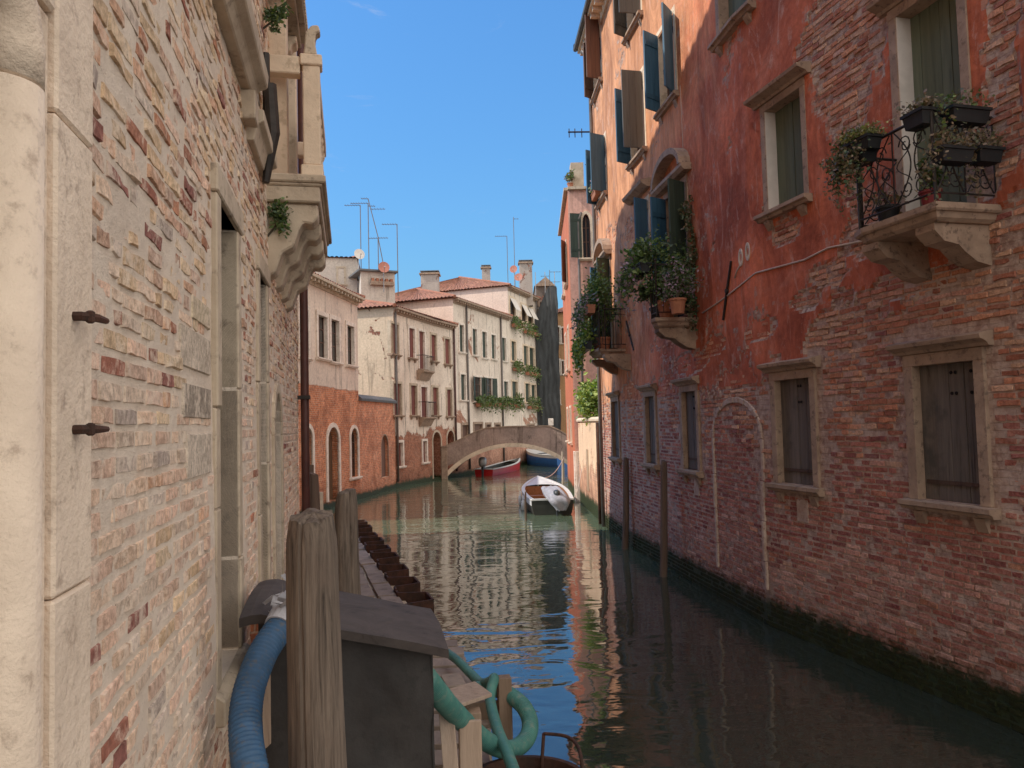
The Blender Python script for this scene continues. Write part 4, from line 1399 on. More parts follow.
FR = [(w1a - .13, w1b + .13, SZ1 - .16, TZ1 + .15), (w2a - .13, w2b + .13, SZ1 - .16, 4.37), (w3a - .1, w3b + .1, .2, 3.46)]
PATS = []
for (xa, xb, ya, yb, c) in ((180, 211, 330, 372, (.56, .46, .36)), (183, 211, 384, 420, (.33, .27, .215)), (186, 211, 432, 478, (.60, .50, .40)), (192, 211, 300, 326, (.6, .48, .33))):
    (a, _), (b, _) = LW.px(xa, 430), LW.px(xb, 430)
    z1_, z0_ = LW.px((xa + xb) / 2, ya)[1], LW.px((xa + xb) / 2, yb)[1]
    PATS.append((a, b - .01, z0_, z1_, c))
g = Geo()
wall_sheet(g, LW, ZB, ZT, .032, UA, UB, disp=mdisp, mi=1, reveal=.4)
PINK = ((.50, .34, .26), (.47, .32, .24), (.52, .385, .29), (.46, .32, .25), (.46, .36, .285), (.50, .355, .26))
TAN = ((.47, .34, .22), (.43, .30, .19), (.50, .38, .26), (.40, .25, .18), (.45, .27, .18))
DKR = ((.26, .10, .07), (.30, .13, .085), (.22, .09, .075), (.33, .15, .09))
GRY = ((.40, .33, .28), (.34, .28, .245), (.46, .38, .32))
br = random.Random(11)
zz = ZB
row = 0
while zz < ZT:
    h = br.uniform(.058, .068)
    u = UA + br.uniform(-.2, 0)
    while u < UB:
        ln = br.choice((.245, .25, .25, .24, .118, .12, .19))
        a, b = max(u, UA + .002), min(u + ln, UB)
        u += ln + br.uniform(.007, .014)
        if b - a < .03: continue
        um, zm = (a + b) / 2, zz + h / 2
        if zm > 3.45 + .66 * (um / 1.022 - 4) + .9: continue
        if any(o[0] - .005 < b and a < o[1] + .005 and o[2] - .01 < zm < o[3] + .01 for o in FR): continue
        if any(o[0] < um < o[1] and o[2] < zm < o[3] for o in PATS): continue
        hi = zm + .5 * mnoise.noise(V((um, zm, 5)))
        rough = hi > 3.55
        k = br.random()
        cl = mnoise.noise(V((um * .9, zm * .9, 9)))
        if rough: pal = TAN if k < .58 else PINK if k < .80 else DKR if k < .93 + cl * .12 else GRY
        else: pal = PINK if k < .80 else DKR if k < .87 + cl * .10 else GRY if k < .92 else TAN
        c = br.choice(pal)
        s = br.uniform(.78, 1.16) * (1.12 if c not in DKR else 1.0)
        c = (min(.95, c[0] * s * 1.42), c[1] * s * 1.38, c[2] * s * 1.34)
        dd = bulge(um, zm) + (br.gauss(.0012, .0018) if not rough else br.gauss(.0008, .0032))
        if br.random() < (.09 if rough else .02): dd -= .011
        lay_brick(g, LW, a, b, zz, h, dd, c, br, .0045 if not rough else .008, br.uniform(.006, .012), br.gauss(0, .003))
    zz += h + br.uniform(.008, .013)
for (a, b, z0, z1, c) in PATS:
    q = .012
    dd = bulge((a + b) / 2, (z0 + z1) / 2) + .008
    vs = [LW.pt(x, z, dd - .03) for x, z in ((a, z0), (b, z0), (b, z1), (a, z1))] + [LW.pt(x, z, dd) for x, z in ((a + q, z0 + q), (b - q, z0 + q), (b - q, z1 - q), (a + q, z1 - q))]
    g.add(vs, [(0, 1, 5, 4), (1, 2, 6, 5), (2, 3, 7, 6), (3, 0, 4, 7), (4, 5, 6, 7)], c)
g.build('wall', [M['bricks'], M['mortar']], left, fix=True)
# remainder of the shell
SAVE, LW.op = LW.op, []
g = Geo()
wall_sheet(g, LW, ZT, 14.6, .6, 0, ly(10.4))
wall_sheet(g, LW, -.6, 13.4, .6, ly(10.4) + .001, LW.L)
wall_sheet(g, LW, -.6, 13.4, .6, 0, uP0 - 1.1)
LX = Wall([(-5.1, 17.5), (-15, 19.5), (-14, -8), (.143, -4)], -1)
wall_sheet(g, LX, -.6, 13.4, 2.)
g.build('side_wall', M['back_wall'], left, fix=False)
LW.op = SAVE
g = Geo()
a, b = LW.pt(0, 15.7, .3), LW.pt(ly(10.4), 15.7, .3)
e_ = V((-5.1, 17.6, 15.0))
pl = [LW.pt(ly(5.0), 14.6), LW.pt(ly(10.4), 13.4), V((-5.1, 17.5, 13.4)), V((-5.1, 17.5, 15.6)), LW.pt(ly(10.4), 16.6), LW.pt(ly(8), 16.0)]
g.add(pl, [(0, 1, 5), (1, 4, 5), (1, 2, 3, 4)])
g.build('parapet', M['back_wall'], left, fix=False)
g = Geo()
tile_roof(g, LW.pt(0, 14.6, .3), LW.pt(ly(5.0), 14.6, .3), V((-7, 8, 15.2)), V((-6, -4, 15.2)), 30)
tile_roof(g, LW.pt(ly(5.0), 14.6, .1), LW.pt(ly(10.4), 16.6, .1), V((-7.6, 11.2, 17.2)), V((-7, 8, 15.2)), 16)
tile_roof(g, LW.pt(ly(10.4), 16.6, .1), V((-5.0, 17.6, 15.6)), V((-9.5, 12.6, 17.4)), V((-7.6, 11.2, 17.2)), 24)
tile_roof(g, V((-5.0, 17.6, 15.6)), V((-15, 19.6, 13.4)), V((-13, 12.2, 15.2)), V((-9.5, 12.6, 17.4)), 20)
g.build('roof', M['tile'], left)
# weeds growing from the balcony brackets
for (u, z, d, rz, lb) in ((b0 + .05, bz - .38, .13, .24, 'small weed rooted under the near stone bracket of the left balcony'), (h0 + .25, bz + 1.25, .14, .16, 'tuft of weed below the hood above the left balcony')):
    o = empty('wall_weed', LW.pt(u, z, d), lb, 'weed')
    g = Geo(); g.leaves(LW.pt(u, z, d), (.11, .10, rz * .8), 320, .045, 7, .1, DARKG + GREEN); g.build('foliage', M['leaf'], o, fix=False)
    g = Geo(); g.tube([LW.pt(u + .02, z - rz * .7, .0), LW.pt(u, z, d)], .01, 5, col=(.07, .05, .03)); g.build('stem', M['leaf'], o)

# ================================================================== FAR LEFT BANK
def hip_roof(par, f0, f1, b1, b0, z, rise, over=.3, name='roof'):
    f0, f1, b1, b0 = [V((p[0], p[1], z)) for p in (f0, f1, b1, b0)]
    c = (f0 + f1 + b0 + b1) / 4
    ex = lambda p: p + (p - c).normalized() * over
    f0, f1, b1, b0 = map(ex, (f0, f1, b1, b0))
    dl = (f1 - f0).normalized()
    dep = (b0 - f0).length
    L = (f1 - f0).length
    k = min(dep / 2, L * .45)
    r0 = (f0 + b0) / 2 + dl * k + V((0, 0, rise)); r1 = (f1 + b1) / 2 - dl * k + V((0, 0, rise))
    g = Geo()
    n = max(6, int(L / .24)); m_ = max(6, int(dep / .24))
    tile_roof(g, f0, f1, r1, r0, n); tile_roof(g, b0, f0, r0, r0 + V((.01, 0, 0)), m_)
    tile_roof(g, f1, b1, r1 + V((.01, 0, 0)), r1, m_); tile_roof(g, b1, b0, r0, r1, n)
    g.add([f0, f1, b1, b0], [(0, 1, 2, 3)], (.5, .5, .5))
    for a, b in ((f0, r0), (f1, r1), (r0, r1)): g.tube([a + V((0, 0, .05)), b + V((0, 0, .05))], .10, 6, col=(1.1, 1, .95))
    return g.build(name, M['tile'], par, fix=False)


def block(pts, depth, label, cat='house', name='canal_house'):
    W = Wall(pts, -1)
    o = empty(name, W.pt(W.L / 2, 0, 0), label, cat)
    n0, n1 = W.nrm(0.01), W.nrm(W.L - .01)
    back = [(W.p[-1] - n1 * depth), (W.p[0] - n0 * depth)]
    return o, W, back


def shell(o, W, back, z, mat, sidemat=None, step=1.2, zb=-.6):
    g = Geo(); wall_sheet(g, W, zb, z, step); g.build('wall', M[mat], o, fix=False)
    S = Wall([(W.p[-1].x, W.p[-1].y)] + [(p.x, p.y) for p in back] + [(W.p[0].x, W.p[0].y)], -1)
    g = Geo(); wall_sheet(g, S, zb, z, step); g.build('side_wall', M[sidemat or mat], o, fix=False)


# A: brick ground floor, plastered above
A0, A1, A2 = (-7.6, 24.4), (-6.53, 32.68), (-5.83, 38.05)
oA, WA, bA = block([A0, A1], 8, 'house with orange brick ground floor and grey plaster above, white arched doorways')
zA = WA.px(341, 291)[1]
for r in ((299.5, 307.5, 309, 357), (317.5, 326.5, 316, 358), (330.5, 338.5, 320, 362), (346.5, 353.5, 326, 365)):
    window(oA, WA, WA.rect(*r), fw=.16, proud=.05, fmat='stone_white', infill='pane', sill=1)
for (x0, x1, y0, y1, inf, im) in ((303.6, 312, 428, 492, 'door', 'stone'), (327.5, 338.5, 427, 504, 'door', 'door_wood')):
    u0, u1, z0, z1 = WA.rect(x0, x1, y0, y1)
    window(oA, WA, (u0, u1, max(z0, .25), z1), fw=.17, proud=.05, rec=.25, fmat='stone_white', infill='door', imat='door_wood', arch=z1 - (u1 - u0) / 2 * 1.0, sill=0, boards_n=5, name='doorway')
u0, u1, z0, z1 = WA.rect(350.5, 357.5, 428, 477)
window(oA, WA, (u0, u1, z0, z1), fw=.14, proud=.05, rec=.15, fmat='stone_white', infill='pane', arch=z1 - (u1 - u0) / 2, sill=1)
shell(oA, WA, bA, zA, 'house_brick')
eave(oA, WA, 0, WA.L, zA, .35, 'stone')
hip_roof(oA, A0, A1, bA[0], bA[1], zA + .02, 1.5, .35)
# low courtyard wall joining A and B
oL, WL, _ = block([(A1[0] + .001, A1[1] + .008), A2], .4, 'low red brick wall with a lead cap and bricked arch between the two houses', 'wall', 'courtyard_wall')
zL = WL.px(376, 402)[1]
u0, u1, z0, z1 = WL.rect(381.5, 388.5, 435, 477)
window(oL, WL, (u0, u1, z0, z1), fw=.06, proud=.01, rec=.15, fmat='stone_brown', infill='door', imat='shutter_brown', arch=z1 - (u1 - u0) / 2, sill=0, name='doorway')
shell(oL, WL, _, zL, 'court_brick')
g = Geo(); wprof(g, WL, .0, WL.L, [(-.5, zL), (.12, zL), (.14, zL + .10), (-.1, zL + .28), (-.5, zL + .28)]); g.build('cap', M['lead'], oL)

# B: beige house with dark red shutters
BC = Wall([A2, (-4.4, 43.0), (2.02, 60.0), (4.0, 65.2)], -1)
uB = BC.px(454.5, 380)[0]
pB = BC.pt(uB, 0)
oB, WB, bB = block([A2, (-4.4, 43.0), (pB.x, pB.y)], 8, 'beige plastered canal house with dark red closed shutters, left of the bridge')
zB = WB.px(420, 316)[1]
for r in ((391, 398, 324, 354), (408.8, 414.5, 328.4, 357.7), (418.9, 424.5, 331.5, 369), (431, 436, 335, 361), (444.7, 449.8, 339, 364),
          (393.5, 401, 383.5, 415), (410.7, 416.5, 385.5, 415), (420.9, 427, 387, 417), (432.6, 438, 387.5, 415), (446.8, 451.6, 389.5, 416)):
    u0, u1, z0, z1 = WB.rect(*r)
    window(oB, WB, (u0, u1, z0, z1), fw=.12, proud=.04, rec=.08, fmat='stone_white' if R.random() < .6 else 'stone', imat='shutter_red', boards_n=2, sill=1.2, brackets=True, sillmat='stone_brown')
for r in ((398, 402.5, 442.5, 466), (422.5, 426.5, 441, 462)):
    window(oB, WB, WB.rect(*r), fw=.12, proud=.05, rec=.1, fmat='stone_white', imat='shutter_red', boards_n=2, sill=1)
for (x0, x1, y0, y1) in ((433, 441, 432, 479), (447.2, 454, 430.5, 460)):
    u0, u1, z0, z1 = WB.rect(x0, x1, y0, y1)
    window(oB, WB, (u0, u1, .1 if x0 < 440 else 1.2, z1), fw=.12, proud=.03, rec=.5, fmat='stone', infill='opening', arch=z1 - (u1 - u0) / 2, sill=0, name='doorway')
shell(oB, WB, bB, zB, 'house_beige', 'gable_plaster')
eave(oB, WB, 0, WB.L, zB, .3, 'stone_brown')
hip_roof(oB, A2, (pB.x, pB.y), bB[0], bB[1], zB + .02, 1.1, .3)
for (x, y) in ((422, 371), (424, 417)):
    u, z = WB.px(x, y)
    g = Geo(); wprof(g, WB, u - .75, u + .75, [(-.02, z), (.45, z), (.45, z - .08), (.3, z - .16), (.1, z - .5), (-.02, z - .5)])
    s = g.build('balcony', M['stone_brown'], oB)
    g = Geo()
    for k in range(9):
        uu = u - .7 + 1.4 * k / 8
        g.tube([WB.pt(uu, z, .42), WB.pt(uu, z + .8, .42)], .014, 4)
    g.tube([WB.pt(u - .7, z + .8, 0), WB.pt(u - .7, z + .8, .42), WB.pt(u + .7, z + .8, .42), WB.pt(u + .7, z + .8, 0)], .02, 5)
    g.build('railing', M['iron'], s)
pipe(oB, [WB.pt(.12, .3, .08), WB.pt(.12, 4, .08), WB.pt(.12, zB - .2, .08)], .06, 'pipe_grey')
pipe(oB, [WB.pt(WB.L - .1, .3, .08), WB.pt(WB.L - .1, 4, .08), WB.pt(WB.L - .1, zB - .2, .08)], .06, 'pipe_red')

# C: taller cream house; D: the tallest block at its far end
uD, uE = BC.px(509, 350)[0], BC.px(537.5, 350)[0]
pD, pE = BC.pt(uD, 0), BC.pt(uE, 0)
oC, WC, bC = block([(pB.x, pB.y), (pD.x, pD.y)], 9, 'tall cream plastered house with green shuttered windows behind the bridge')
zC = WC.px(482, 308)[1]
gw = 'window boxes on the cream houses behind the bridge'
for i, r in enumerate(((459.2, 463.7, 325, 352), (472.3, 476.8, 329, 355), (482, 486.6, 332, 358), (491.2, 495.5, 335, 359), (501.6, 506, 338, 361),
          (460.6, 465.5, 374.5, 400), (473.5, 481, 377, 401), (484.3, 492, 378, 401), (493.6, 497.2, 380.5, 401), (503.7, 508, 381.5, 402))):
    rr_ = WC.rect(*r)
    op = i in (6, 7)
    f = window(oC, WC, rr_, fw=.12, proud=.04, rec=.1, fmat='stone_white', infill='pane' if op else 'shutter', imat='shutter_grey' if op else 'shutter_dkgreen', boards_n=2, sill=1)
    if op:
        leaf_shutter(f, WC, rr_[0], rr_[2], rr_[3], .45, 20, 'shutter_dkgreen', -1)
        leaf_shutter(f, WC, rr_[1], rr_[2], rr_[3], .4, 25, 'shutter_dkgreen', +1)
for r in ((462, 468, 425, 438), (474, 482, 424, 434), (486, 490.5, 424.5, 432), (495, 500, 424.5, 432)):
    window(oC, WC, WC.rect(*r), fw=.14, proud=.04, rec=.1, fmat='stone_brown', imat='shutter_brown', boards_n=3, sill=1)
shell(oC, WC, bC, zC, 'house_cream', 'side_pink')
eave(oC, WC, 0, WC.L, zC, .35, 'stone_brown')
hip_roof(oC, (pB.x, pB.y), (pD.x, pD.y), bC[0], bC[1], zC + .02, 1.5, .35)
for x in (467, 501.2):
    u = WC.px(x, 380)[0]
    pipe(oC, [WC.pt(u, .3, .08), WC.pt(u, 4, .08), WC.pt(u, zC - .2, .08)], .065, 'pipe_grey')
oD, WD, bD = block([(pD.x, pD.y), (pE.x, pE.y)], 10, 'tallest cream house block beside the netted scaffold, with awning shutters and flower boxes')
zD = WD.px(523, 293)[1]
rects = ((509.8, 515, 298.5, 317), (521.3, 526, 305, 322), (527.6, 532.5, 308, 325), (511.2, 515.7, 341.5, 361), (523.4, 528, 346, 366), (529.3, 534.5, 348, 367), (511.9, 517.4, 381.5, 401), (525.2, 530, 383.5, 402), (531.2, 536, 385, 403))
for i, r in enumerate(rects):
    rr_ = WD.rect(*r)
    f = window(oD, WD, rr_, fw=.12, proud=.04, rec=.12, fmat='stone_light', infill='pane' if i < 3 else 'shutter', imat='shutter_grey' if i < 3 else 'shutter_dkgreen', boards_n=2, sill=1)
    if i < 3:      # shutter pushed out from the bottom like an awning
        g = Geo()
        p, q = WD.pt(rr_[0], rr_[3] - .05, .05), WD.pt(rr_[1], rr_[3] - .05, .05)
        out = WD.nrm(.1) * .42 + V((0, 0, -.85))
        g.hexa([p, q, q + out, p + out, p + V((0, 0, .04)), q + V((0, 0, .04)), q + out + V((0, 0, .04)), p + out + V((0, 0, .04))])
        g.build('awning', M['white_paint'], f)
window(oD, WD, WD.rect(528, 534, 425, 434), fw=.12, fmat='stone_brown', infill='door', imat='shutter_brown', sill=0, name='doorway')
shell(oD, WD, bD, zD, 'house_cream', 'side_pink')
eave(oD, WD, 0, WD.L, zD, .35, 'stone_brown')
hip_roof(oD, (pD.x, pD.y), (pE.x, pE.y), bD[0], bD[1], zD + .02, 1.5, .35)
names = [('window box of green leaves under the {} of the cream house', WC)]
for (W, x0, x1, y, hh, lb) in ((WD, 510, 517.5, 327, 1.0, 'bushy box below the top window with the single awning'), (WD, 522, 535, 333, 1.2, 'wide bushy box below the two top awning windows'),
                               (WD, 511.5, 519, 371, 1.0, 'bushy box at the middle storey, left of the wide one'), (WD, 524, 537, 375, 1.0, 'wide bushy box at the middle storey next to the scaffold net'),
                               (WD, 512.5, 519.5, 408, 1.4, 'tall plant box at the lowest storey, left of the last one'), (WD, 526, 538, 409, 1.3, 'large plant box at the lowest storey next to the scaffold net'),
                               (WC, 474, 482.5, 407, .8, 'first low plant box from the left above the bridge parapet'), (WC, 484.5, 492.5, 406.5, .8, 'second low plant box from the left above the bridge parapet'),
                               (WC, 494.5, 502, 406.5, .7, 'third low plant box from the left above the bridge parapet'), (WC, 503.5, 510, 406.5, .7, 'fourth low plant box from the left above the bridge parapet')):
    (ua_, z_), (ub_, _z) = W.px(x0, y), W.px(x1, y)
    planter(W, ua_, ub_, z_, .12, .36, .22, hh * .55, 420, .17, GREEN + DRY[2:3] + YEL[2:], lb, gw, mat='terracotta', hang=.3)

# ------------------------------------------------------------------ white attic behind A and B, with dormer
oH = empty('canal_house', (-9, 44, 0), 'white rendered attic storey rising behind the orange brick house', 'house')
pa_, pb_ = at(308, 300, 43), at(357, 300, 43.5)
HW = Wall([(pa_.x, 43), (pb_.x, 43.6)], -1)
hzt = HW.px(345, 258)[1]
g = Geo(); wall_sheet(g, HW, 0, hzt, 1.5)
HS = Wall([(pb_.x, 43.6), (pb_.x - 1, 50), (pa_.x - 1, 50), (pa_.x, 43)], -1)
wall_sheet(g, HS, 0, hzt, 1.5)
window(oH, HW, HW.rect(338, 344, 268, 284), fw=.1, fmat='stone', infill='opening', sill=1)
g.build('wall', M['attic_white'], oH, fix=False)
hip_roof(oH, (pa_.x, 43), (pb_.x, 43.6), (pb_.x - 1, 50), (pa_.x - 1, 50), hzt, .5, .15)
oR = empty('roof_dormer', (-7.4, 41.5, 8), 'grey boxy roof dormer with dark ledge beside the two dishes', 'dormer')
pa_, pb_ = at(361, 290, 41.5), at(395, 290, 42.3)
DW_ = Wall([(pa_.x, 41.5), (pb_.x, 42.3)], -1)
dz0, dz1 = 8.0, DW_.px(378, 272)[1]
g = Geo(); wall_sheet(g, DW_, dz0, dz1, 1)
DS = Wall([(pb_.x, 42.3), (pb_.x - .7, 45), (pa_.x - .7, 44.3), (pa_.x, 41.5)], -1)
wall_sheet(g, DS, dz0, dz1, 1); g.build('wall', M['attic_white'], oR, fix=False)
g = Geo(); wbox(g, DW_, -.15, DW_.L + .15, dz1, dz1 + .1, -3, .2); g.build('roof', M['lead'], oR)
g = Geo(); wbox(g, DW_, .5, DW_.L - .1, dz1 - .75, dz1 - .55, .0, .25); g.build('ledge', M['stone_brown'], oR)
g = Geo()
for k in range(5): wbox(g, DW_, .55 + k * .26, .70 + k * .26, dz1 - .55, dz1 - .38, .02, .2)
g.build('pot_row', M['terracotta'], oR)


def antenna(x, y0, y1, Y, lean, arms, label):
    p, q = at(x, y1, Y), at(x, y0, Y)
    o = empty('tv_antenna', p, label, 'antenna', 'roof aerials')
    top = V((p.x + lean, p.y, q.z))
    g = Geo(); g.tube([p - V((0, 0, .8)), (p + top) / 2, top], .028, 6); g.build('mast', M['pipe_grey'], o)
    for (f, w, side, n) in arms:
        c = p.lerp(top, f)
        g = Geo(); g.tube([c + V((w * (side - 1) / 2 - .0, 0, 0)), c + V((w * (side + 1) / 2, .05, 0))], .018, 5)
        for k in range(n):
            e = c + V((w * ((side - 1) / 2 + (k + .5) / n), 0, 0))
            g.tube([e + V((0, -.22, 0)), e + V((0, .22, 0))], .009, 4)
        g.build('aerial', M['pipe_grey'], o)


antenna(361, 205, 258, 43, 0, ((1, .9, -1, 6),), 'leftmost roof aerial, a short mast with an arm at its top')
antenna(369, 203, 265, 43, 0, ((1, 1.0, -1, 7), (.95, .4, 1, 3)), 'second roof aerial from the left, tall upright mast with a comb of rods')
antenna(388, 198, 275, 42.5, -1.05, ((1, .4, -1, 4), (.86, .8, 1, 5)), 'leaning roof aerial tilted to the left between upright ones')
antenna(378.5, 238, 268, 42, 0, ((1, .55, 1, 4), (1, .55, -1, 4)), 'shortest roof aerial, a small T behind the red dish')
antenna(398, 224, 282, 42.5, 0, ((1, .85, -1, 6),), 'bare roof aerial right of the red dish with one arm pointing left')
antenna(508, 236, 282, 57, 0, ((1, .9, -1, 6),), 'lone roof aerial on the cream houses with one arm pointing left')
antenna(515, 217, 280, 58, 0, ((.97, .4, 1, 2),), 'tallest thin mast rising behind the round chimney dishes')
antenna(550, 270, 290, 59, 0, ((.9, .9, 1, 4), (.7, .7, -1, 4), (.4, .8, 1, 3)), 'cluster of rods on the roof above the netted scaffold')


def dish(x, y, Y, r, mat, label, face=(-.2, -1, .35)):
    c = at(x, y, Y)
    o = empty('satellite_dish', c - V((0, 0, .6)), label, 'satellite dish', 'satellite dishes on the roofs')
    f = V(face).normalized()
    a = f.cross(V((0, 0, 1))).normalized(); b = a.cross(f)
    g = Geo()
    n = 20
    vs, fs = [c - f * .12 * r], []
    for q in (.5, 1):
        vs += [c + (a * math.cos(2 * PI * k / n) + b * math.sin(2 * PI * k / n) * 1.05) * r * q - f * (.12 * r * (1 - q * q) * 1.) for k in range(n)]
    fs = [(0, 1 + k, 1 + (k + 1) % n) for k in range(n)] + [(1 + k, n + 1 + k, n + 1 + (k + 1) % n, 1 + (k + 1) % n) for k in range(n)]
    g.add(vs, fs); g.build('reflector', M[mat], o, smooth=True)
    g = Geo(); g.tube([c - b * r, c - b * r * .5 + f * r * .9], .015, 5); g.tube([c - b * r * .5 + f * r * .85, c - b * r * .45 + f * r * 1.0], .04, 6); g.build('feed_arm', M['metal'], o)
    g = Geo(); g.tube([c - f * .1, c - f * .2 - V((0, 0, .2)), c - f * .2 - V((0, 0, 1.3))], .025, 6); g.build('mount', M['metal'], o)


dish(359.5, 254, 42.6, .30, 'white_paint', 'white satellite dish on the white attic roof', (.5, -1, .3))
dish(384, 267, 41.6, .31, 'dish_red', 'rusty red satellite dish on the grey dormer', (.3, -1, .3))
dish(513.5, 269, 56.5, .28, 'dish_red', 'upper reddish satellite dish beside the big square chimney', (-.2, -1, .2))
dish(518.5, 277, 56, .30, 'dish_red', 'lower red satellite dish in front of the big square chimney')


def chimney(x0, x1, y0, y1, Y, label, mat='chimney', cap=True):
    p, q = at(x0, y1, Y), at(x1, y0, Y)
    w = q.x - p.x
    o = empty('chimney', (p.x + w / 2, Y, p.z), label, 'chimney', None)
    W = Wall([(p.x, Y), (q.x, Y), (q.x, Y + w * .8), (p.x, Y + w * .8), (p.x, Y + .001)], -1)
    g = Geo(); wall_sheet(g, W, p.z - 1.2, q.z, .6); g.build('stack', M[mat], o, fix=False)
    g = Geo(); g.box((p.x + w / 2, Y + w * .4, q.z + .05), (w + .2, w * .8 + .2, .1)); g.build('cap', M['stone_brown'], o)
    g = Geo(); g.box((p.x + w / 2, Y + w * .4, q.z + .16), (w * .7, w * .5, .12)); g.box((p.x + w / 2, Y + w * .4, q.z + .25), (w + .1, w * .7, .05)); g.build('cowl', M['lead'], o)


chimney(421, 438, 274, 292, 51, 'square rendered chimney on the middle tiled roof')
chimney(482, 490, 268, 277, 60, 'small chimney at the ridge of the tallest tiled roof')
chimney(520, 532, 263, 290, 58, 'big pale square chimney beside the two red dishes')

# ------------------------------------------------------------------ netted scaffold house and a far sliver of street
oE = empty('scaffolded_house', (3.2, 61, 0), 'house wrapped in dark scaffold netting at the end of the canal', 'house')
pe0, pe1 = at(537, 350, 60.6), at(556, 350, 60.6)
EWl = Wall([(pe0.x, 60.6), (pe1.x, 60.6)], -1)
ez = EWl.px(547, 280)[1]
for r in ((540, 544, 302, 318), (548, 551, 300, 316), (541, 544, 345, 362)):
    window(oE, EWl, EWl.rect(*r), fw=.12, fmat='stone_brown', imat='shutter_brown', boards_n=2, sill=1)
shell(oE, EWl, [V((pe1.x, 70, 0)), V((pe0.x, 70, 0))], ez - .5, 'dark_house', 'dark_house')
g = Geo()
g.prism([V((pe0.x - .1, 60.4, ez - .5)), V((pe1.x + .1, 60.4, ez - .5)), V(((pe0.x * .45 + pe1.x * .55), 60.4, ez + .25))], V((0, 9, 0)))
g.build('gable', M['stone_brown'], oE)
g = Geo()
n = 40
vs, fs = [], []
for i in range(n + 1):
    s = i / n
    x = pe0.x - .1 + (pe1.x - pe0.x + .25) * s
    ztop = ez - .7 - 2.6 * max(0, 1 - s * 1.5) ** 1.2
    for j in range(31):
        t = j / 30
        z = -.1 + (ztop + .1) * t
        vs.append(V((x + .05 * math.sin(j), 59.6 + .015 * math.sin(s * 31 + math.sin(j * .6)) + .12 * mnoise.noise(V((s * 5, t * 6, 2))) - .10 * math.sin(PI * t * 5) ** 2, z)))
for i in range(n):
    for j in range(30): fs.append((i * 31 + j, (i + 1) * 31 + j, (i + 1) * 31 + j + 1, i * 31 + j + 1))
g.add(vs, fs)
vs2 = [V((pe1.x + .15, 59.6 + 8 * k / 8, z)) for k in range(9) for z in (-.1, ez - .7)]
g.add(vs2, [(2 * k, 2 * k + 2, 2 * k + 3, 2 * k + 1) for k in range(8)], (1.7, 1.8, 1.9))
g.build('scaffold_net', M['net'], oE, fix=False)
g = Geo()
for x in (pe0.x, (pe0.x + pe1.x) / 2, pe1.x):
    g.tube([V((x, 59.85, -.2)), V((x, 59.85, ez + .5))], .03, 6)
for z in (4, 6, 8, 10, 12): g.tube([V((pe0.x - .2, 59.88, z)), V((pe1.x + .2, 59.88, z))], .03, 6)
g.build('scaffold_tube', M['metal'], oE)

pf0, pf1 = at(556.5, 400, 66), at(572, 400, 66)
oF, WF, bF = block([(pf0.x, 66), (pf1.x, 65.6)], 8, 'narrow orange plastered house seen past the netted scaffold')
zF = WF.px(560, 313)[1]
for r in ((557.3, 559.5, 327, 342), (561.5, 564, 328, 343), (557.3, 559.5, 360, 373), (561.5, 564, 361, 374), (557.3, 559.5, 391, 404)):
    window(oF, WF, WF.rect(*r), fw=.12, fmat='stone_white', imat='shutter_brown', boards_n=2, sill=1)
shell(oF, WF, bF, zF, 'far_orange')
hip_roof(oF, (pf0.x, 66), (pf1.x, 65.6), bF[0], bF[1], zF, 1.2, .3)

# ------------------------------------------------------------------ garden wall and pink house on the right bank
GW = Wall([(2.555, 22.36), (2.46, 29.2)], +1)
oG = empty('garden_wall', GW.pt(3, 0), 'sunlit garden wall of worn brick and render along the water', 'wall')
gz = GW.px(592, 421)[1]
g = Geo(); wall_sheet(g, GW, -.6, gz, .4); g.build('wall', M['garden_wall'], oG, fix=False)
g = Geo()
wprof(g, GW, -.0, GW.L, [(-.35, gz), (.06, gz), (.07, gz + .06), (.0, gz + .12), (-.35, gz + .12)]); g.build('coping', M['stone_light'], oG)
g = Geo()
wall_sheet(g, Wall([(2.46, 29.2), (2.86, 29.2), (2.95, 22.36), (2.555, 22.36)], +1), -.6, gz, 1.); g.build('side_wall', M['garden_wall'], oG, fix=False)
u, _ = GW.px(600, 450)
pipe(oG, [GW.pt(u, -.1, .06), GW.pt(u, 1.5, .06), GW.pt(u, gz - .05, .06)], .05, 'rust')
g = Geo()
for (x, y) in ((588, 470),):
    u, z = GW.px(x, y); wbox(g, GW, u - .25, u + .25, z - .7, z + .7, -.02, .02, (.8, .7, .6))
g.build('inset_stone', M['stone'], oG)
tr = empty('garden_shrub', (3.4, 25.0, 2.2), 'bright yellow-green shrub spilling over the garden wall', 'shrub')
c = at(591, 401, 25.2)
g = Geo()
for k in range(6): g.tube([V((c.x + .7, 25.2, 1.5)), V((c.x + .5 + R.uniform(-.3, .3), 25.2 + R.uniform(-.5, .5), 3.)), c + V((R.uniform(-.4, .5), R.uniform(-.8, .8), R.uniform(-.2, .7)))], [.04, .025, .01], 6, col=(.09, .07, .04))
g.build('trunk', M['leaf'], tr)
g = Geo(); g.leaves(c + V((.15, 0, 0)), (.6, 1.1, .85), 2600, .16, 16, .3, LIME); g.build('crown', M['leaf'], tr, fix=False)

